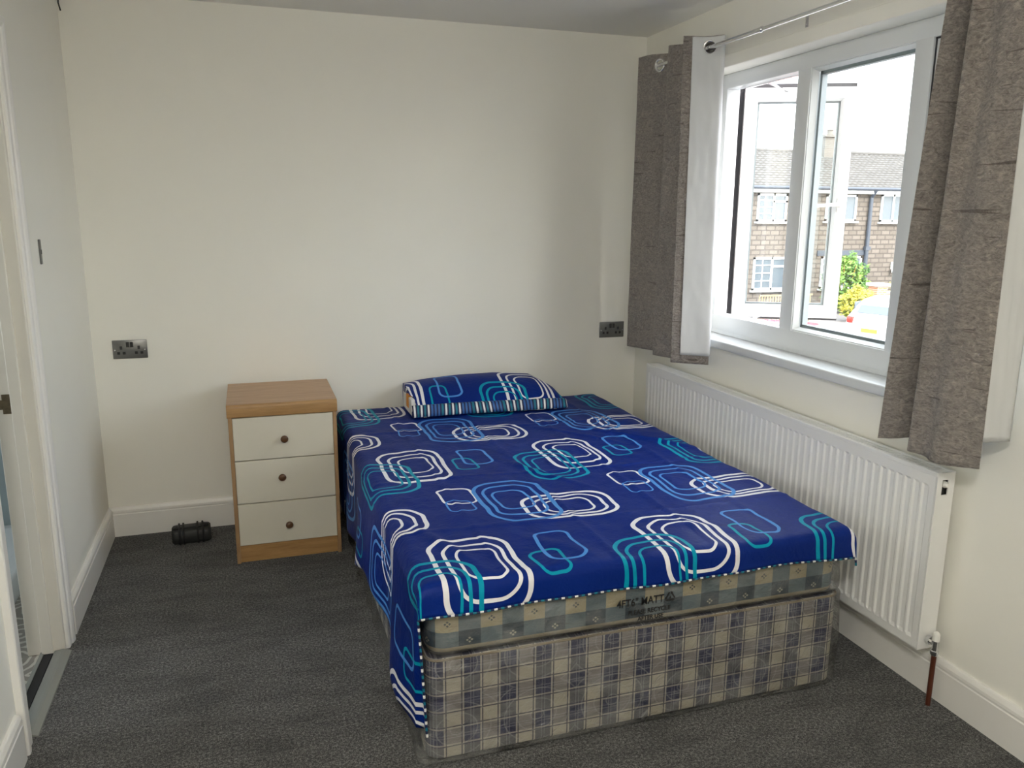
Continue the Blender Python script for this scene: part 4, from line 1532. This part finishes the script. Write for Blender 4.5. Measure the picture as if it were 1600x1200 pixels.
LT_top = [(-0.150, -0.215), (-0.055, -0.46), (-0.155, -0.505), (-0.045, -0.83), (-0.190, -0.715)]
LT_bot = [(-0.150, -0.200), (-0.060, -0.46), (-0.165, -0.500), (-0.050, -0.86), (-0.200, -0.755)]
def lz_top(f): return 2.262 + 0.004 * sin(f * 20)
def lz_bot(f): return 0.833 + 0.014 * f
def on_path(P, y_target_x, which, z):
    pass
def crossing(P, k, x):
    a, c = Vector(P[k]), Vector(P[k + 1])
    f = (x - a.x) / (c.x - a.x)
    p = a.lerp(c, f)
    d = (c - a).normalized()
    return Vector((p.x, p.y, RDZ)), Vector((-d.y, d.x, 0))
eyes = [crossing(LT_top, k, RDX) for k in range(4)]
make_curtain('grey crushed velvet eyelet curtain with white lining turned out, left of the window', LT_top, LT_bot, lz_top, lz_bot,
             (LT_top, LT_bot, 0.0, 0.955), eyes, 0.0)
RT_top = [(-0.165, -2.130), (-0.148, -2.150), (-0.050, -2.165), (-0.060, -2.192), (-0.178, -2.207), (-0.125, -2.262), (-0.158, -2.300), (-0.150, -2.370)]
RT_bot = [(-0.178, -2.040), (-0.152, -2.078), (-0.045, -2.105), (-0.062, -2.150), (-0.190, -2.160), (-0.158, -2.215), (-0.186, -2.262), (-0.130, -2.372)]
def rz_bot(f): return 0.832 + 0.012 * sin(f * 6)
eyes = [crossing(RT_top, k, RDX) for k in (1, 3)]
make_curtain('grey crushed velvet curtain hanging in deep folds at the right of the window', RT_top, RT_bot, lambda f: 2.262, rz_bot,
             (RT_top, RT_bot, 0.0, 1.0), eyes, 5.0, 0.03, ([(-0.150, -2.366), (-0.10, -2.372), (-0.045, -2.385)], [(-0.130, -2.368), (-0.09, -2.375), (-0.045, -2.385)]))

# ------------------------------------------------------------------ outside
GZ = -2.5
b = MB(); b.box(0.30, 70, -40, 80, GZ - 0.2, GZ)
S(b.build('ground', 'asphalt'))

HY = 26.5
ho = tag(empty('terraced_house', (25, HY, GZ)), 'pale stone terraced house with grey tiled roof across the street', 'house')
HINV = Matrix.Translation(ho.location).inverted()
def hpart(b, name, mat, par=None, smooth=False):
    o = b.build(name, mat, par or ho, smooth)
    o.matrix_parent_inverse = HINV if par is None else Matrix.Identity(4)
    return o
EZ = 2.62
b = MB(); b.box(12, 44, HY, HY + 7.0, GZ, EZ)
hpart(b, 'stone_wall', 'stone_block')
b = MB(); b.box(11.9, 17.6, HY - 0.04, HY, GZ, 2.2)
hpart(b, 'brick_panel', 'red_brick')
# roof: stepped, waved tile courses
b = MB()
rows_ = 15
sy, sz = 3.6, 4.47 - 2.72
nx = 460
for r in range(rows_):
    y0, z0 = HY - 0.3 + (sy + 0.2) * r / rows_, 2.70 + (sz) * r / rows_
    y1, z1 = HY - 0.3 + (sy + 0.2) * (r + 1) / rows_, 2.70 + (sz) * (r + 1) / rows_
    g = []
    for i in range(nx + 1):
        x = 11.6 + 33 * i / nx
        wv_ = 0.045 * abs(sin(x * pi / 0.30))
        g.append([Vector((x, y0, z0 - 0.01)), Vector((x, y0, z0 + 0.05 + wv_)), Vector((x, y1, z1 + wv_ * 0.9))])
    b.grid(g)
b.prism([(HY + 3.45, 4.46), (HY + 7.3, 2.70), (HY + 3.45, 2.70)], lambda y, z: Vector((11.6, y, z)), lambda y, z: Vector((44.6, y, z)))
hpart(b, 'roof', 'roof_tiles')
b = MB(); b.tube([(11.6, HY + 3.5, 4.50), (44.6, HY + 3.5, 4.50)], 0.10, 10)
hpart(b, 'ridge_tiles', 'roof_tiles', None, True)
b = MB(); b.tube([(11.6, HY - 0.36, 2.66), (44.6, HY - 0.36, 2.66)], 0.075, 10)
hpart(b, 'gutter', 'drain_black', None, True)
b = MB(); b.box(11.9, 44.2, HY - 0.30, HY + 0.02, 2.45, 2.62)
hpart(b, 'soffit', 'upvc')
b = MB(); b.box(24.55, 25.75, HY + 2.9, HY + 3.9, 4.0, 5.22)
b.box(24.45, 25.85, HY + 2.8, HY + 4.0, 5.16, 5.26)
chm = hpart(b, 'chimney_stack', 'chimney_brick')
b = MB(); b.lathe([(0, 0.17), (0.25, 0.14), (0.28, 0.17), (0.32, 0.15)], (25.2, HY + 3.4, 5.25), (0, 0, 1), 12)
hpart(b, 'chimney_pot', 'chimney_brick', None, True)
b = MB()
b.tube([(26.15, HY + 3.0, 4.4), (26.15, HY + 3.0, 6.75)], 0.03, 6)
b.tube([(25.35, HY + 3.0, 6.82), (26.2, HY + 3.0, 6.70)], 0.022, 6)
for k in range(6):
    b.tube([(25.45 + k * 0.13, HY + 2.85, 6.80 - k * .018), (25.45 + k * 0.13, HY + 3.15, 6.80 - k * .018)], 0.012, 5)
hpart(b, 'television_aerial', 'drain_black')
# down pipes
b = MB()
b.tube([(24.93, HY - 0.10, 2.3), (24.93, HY - 0.10, GZ + 0.3)], 0.085, 8)
b.tube([(24.93, HY - 0.36, 2.62), (24.93, HY - 0.10, 2.3)], 0.08, 8)
b.box(24.80, 25.06, HY - 0.2, HY - 0.02, -0.05, 0.12)
hpart(b, 'downpipe', 'drain_black', None, True)
def house_window(x0, x1, z0, z1, lights, bars=False):
    b = MB()
    f = 0.09
    y0, y1 = HY - 0.06, HY + 0.05
    b.box(x0, x1, y0, y1, z0, z0 + f); b.box(x0, x1, y0, y1, z1 - f, z1)
    b.box(x0, x0 + f, y0, y1, z0, z1); b.box(x1 - f, x1, y0, y1, z0, z1)
    for q in lights:
        b.box(x0 + (x1 - x0) * q - f / 2, x0 + (x1 - x0) * q + f / 2, y0, y1, z0, z1)
    if bars:
        for q in (0.28, 0.52, 0.76):
            b.box(x0, x0 + (x1 - x0) * 0.5, y0 + 0.02, y1, z0 + (z1 - z0) * q - 0.02, z0 + (z1 - z0) * q + 0.02)
        b.box(x0 + (x1 - x0) * 0.25 - 0.02, x0 + (x1 - x0) * 0.25 + 0.02, y0 + 0.02, y1, z0, z1)
        b.box(x0 + (x1 - x0) * 0.5, x1, y0, y1, z0 + (z1 - z0) * 0.72 - f / 2, z0 + (z1 - z0) * 0.72 + f / 2)
    b.box(x0 - 0.08, x1 + 0.08, y0 - 0.10, y1, z0 - 0.08, z0)
    fo = hpart(b, 'window', 'upvc')
    b = MB(); b.box(x0 + 0.02, x1 - 0.02, HY - 0.01, HY + 0.0, z0 + 0.02, z1 - 0.02)
    hpart(b, 'pane', 'car_glass', fo)
house_window(22.55, 24.20, 1.25, 2.40, [0.45])
house_window(25.55, 27.2, 1.22, 2.45, [0.42])
house_window(19.0, 20.5, 1.22, 2.40, [0.55], True)
house_window(22.55, 24.75, -1.75, -0.32, [0.5], True)
b = MB(); b.box(15.9, 17.0, HY - 0.06, HY + 0.02, 1.0, 2.3)
hpart(b, 'boarding', 'ochre_board')
house_window(19.0, 20.9, -1.75, -0.32, [0.5], True)
b = MB(); b.box(22.3, 24.95, HY - 0.05, HY + 0.02, -0.28, -0.05)
hpart(b, 'lintel', 'drain_black')
b = MB(); b.box(26.9, 27.9, HY - 0.05, HY + 0.02, GZ + 0.1, -0.4)
hpart(b, 'front_door', 'ochre_board')
b = MB(); b.box(26.45, 26.60, HY - 0.2, HY, -0.95, -0.60, 0.03, 2)
b.lathe([(0, 0.10), (0.12, 0.13), (0.2, 0.05)], (26.52, HY - 0.18, -1.10), (0, 0, 1), 10)
hpart(b, 'wall_lamp', 'white_plastic', None, True)

def bush(name, c, rx, ry, h, n, mat, label, leaf=0.10, seed=1, cat='bush', group=None):
    rnd = random.Random(seed)
    r = tag(empty(name, c), label, cat, group)
    b = MB()
    for k in range(7):
        a = rnd.random() * 2 * pi
        b.tube([(0, 0, 0), (rx * .3 * cos(a), ry * .3 * sin(a), h * .4), (rx * .6 * cos(a), ry * .6 * sin(a), h * .8)], [0.035, 0.02, 0.006], 5)
    b.build('stems', 'ochre_board', r)
    b = MB()
    for k in range(n):
        a, e_ = rnd.random() * 2 * pi, rnd.random() ** 0.6
        ph = rnd.random() * pi
        q = Vector((sin(ph) * cos(a), sin(ph) * sin(a), cos(ph)))
        q *= (0.75 + 0.35 * noise.noise(q * 2.5 + Vector((seed, 0, 0)))) * (0.55 + 0.45 * e_)
        p = Vector((q.x * rx, q.y * ry, h * 0.5 + q.z * h * 0.55))
        if p.z < 0.02: p.z = 0.02 + rnd.random() * 0.2
        u = Vector((rnd.uniform(-1, 1), rnd.uniform(-1, 1), rnd.uniform(-1, 1))).normalized()
        w = u.orthogonal().normalized()
        s_ = leaf * rnd.uniform(0.6, 1.3)
        vs = [b.bm.verts.new(p + u * s_), b.bm.verts.new(p + w * s_ * 0.45), b.bm.verts.new(p - u * s_), b.bm.verts.new(p - w * s_ * 0.45)]
        b.bm.faces.new(vs)
    b.build('foliage', mat, r, fix=False)
    return r
bush('hedge', (21.6, 23.7, GZ), 1.3, 0.8, 2.5, 5200, 'leaves', 'dark green hedge in front of the stone house', 0.09, 1)
bush('flowering_shrub', (20.2, 21.3, GZ), 1.15, 0.6, 1.35, 2600, 'leaves_yellow', 'yellow-green shrub at the pavement beside the white car', 0.07, 2)
bush('flowering_shrub', (24.6, 23.5, GZ), 1.0, 0.6, 1.9, 1600, 'leaves_yellow', 'yellow flowering shrub above the low brick wall', 0.07, 3)
bush('hedge', (8.4, 14.6, GZ), 1.5, 1.6, 3.5, 7000, 'leaves_yellow', 'tall yellow-green shrub by the street left of the open window', 0.10, 4)
# low front garden wall
gw = tag(empty('garden_wall', (21.5, 22.2, GZ)), 'low red brick garden wall with stone coping behind the white car', 'garden wall')
b = MB(); b.box(0.5, 6.5, -0.12, 0.12, 0, 0.95); b.box(0.2, 0.7, -0.25, 0.25, 0, 1.25)
b.build('brickwork', 'red_brick', gw)
b = MB(); b.box(0.5, 6.5, -0.17, 0.17, 0.95, 1.03); b.box(0.12, 0.78, -0.33, 0.33, 1.25, 1.36)
b.build('coping', 'stone_cap', gw)
fn = tag(empty('garden_fence', (16.2, 21.9, GZ)), 'low timber fence at the kerb seen through the open window pane', 'fence')
b = MB()
for k in range(20): b.box(k * 0.12, k * 0.12 + 0.03, -0.015, 0.015, 0, 1.05)
b.build('bars', 'fence_green', fn)
b = MB(); b.box(0, 2.4, -0.02, 0.02, 1.0, 1.05); b.box(0, 2.4, -0.02, 0.02, 0.2, 0.25)
b.build('rails', 'fence_green', fn)

# cars
def car(name, loc, rz, paint, label, z_scale=1.0):
    r = tag(empty(name, loc, rz), label, 'car')
    # side profile along x (rear at x=0), loft across width
    prof = [(0.02, 0.32), (0.0, 0.50), (0.03, 0.72), (0.10, 0.92), (0.20, 1.00), (0.45, 1.28), (0.75, 1.44), (1.2, 1.50), (1.9, 1.49), (2.35, 1.38), (2.95, 1.02), (3.5, 0.93), (3.95, 0.78), (4.08, 0.55), (4.05, 0.32)]
    sect = [(-0.86, 0.0, 0.965), (-0.84, 0.0, 0.985), (-0.70, 0.0, 1.0), (-0.35, 0, 1.01), (0, 0, 1.015), (0.35, 0, 1.01), (0.70, 0, 1.0), (0.84, 0, 0.985), (0.86, 0, 0.965)]
    b = MB()
    rows = []
    for yy, _, zs_ in sect:
        row = []
        for x, z in prof:
            tuck = 0.16 * max(0, (z - 0.95)) / 0.55
            yv = yy * (1 - tuck)
            xs = 0.10 * (abs(yy) / 0.86) ** 3
            xv = x + (xs if x < 2 else -xs)
            row.append(Vector((xv, yv, 0.32 + (z - 0.32) * zs_)))
        row.append(Vector((row[0].x, row[0].y, 0.30)))
        rows.append(row)
    b.grid(rows)
    bmesh.ops.holes_fill(b.bm, edges=[e for e in b.bm.edges if e.is_boundary], sides=0)
    b.build('body', paint, r, True)
    b = MB()   # rear screen and side glass
    b.obox((0.325, 0, 1.155), Vector((0.25, 0, 0.28)).normalized(), (0, 1, 0), Vector((-0.28, 0, 0.25)).normalized(), 0.155, 0.58, 0.012, 0.005, 2)
    b.build('rear_screen', 'car_glass', r)
    for sy in (-1, 1):
        b = MB()
        b.obox((1.35, sy * 0.785, 1.20), (1, 0, 0), (0, 1, 0), (0, 0, 1), 0.95, 0.012, 0.15, 0.005, 2)
        b.build('side_glass', 'car_glass', r)
        b = MB(); b.box(0.02, 0.16, sy * 0.70 - 0.09, sy * 0.70 + 0.09, 0.72, 0.92, 0.02, 2)
        b.build('rear_lamp', 'car_lamp', r, True)
        for xx in (0.72, 3.25):
            b = MB(); b.lathe([(-0.1, 0.31), (-0.08, 0.32), (0.08, 0.32), (0.1, 0.31), (0.1, 0.19), (0.085, 0.18)], (xx, sy * 0.77, 0.32), (0, sy, 0), 24)
            b.build('wheel', 'tyre', r, True)
    b = MB(); b.box(-0.02, 0.01, -0.26, 0.26, 0.48, 0.60)
    b.build('number_plate', 'plate_yellow', r)
    return r
car('white_car', (16.0, 15.9, GZ), radians(18), 'car_white', 'white hatchback parked across the street, rear end towards the window')
car('red_car', (8.9, 11.2, GZ), radians(40), 'car_red', 'red car parked just below the open window')
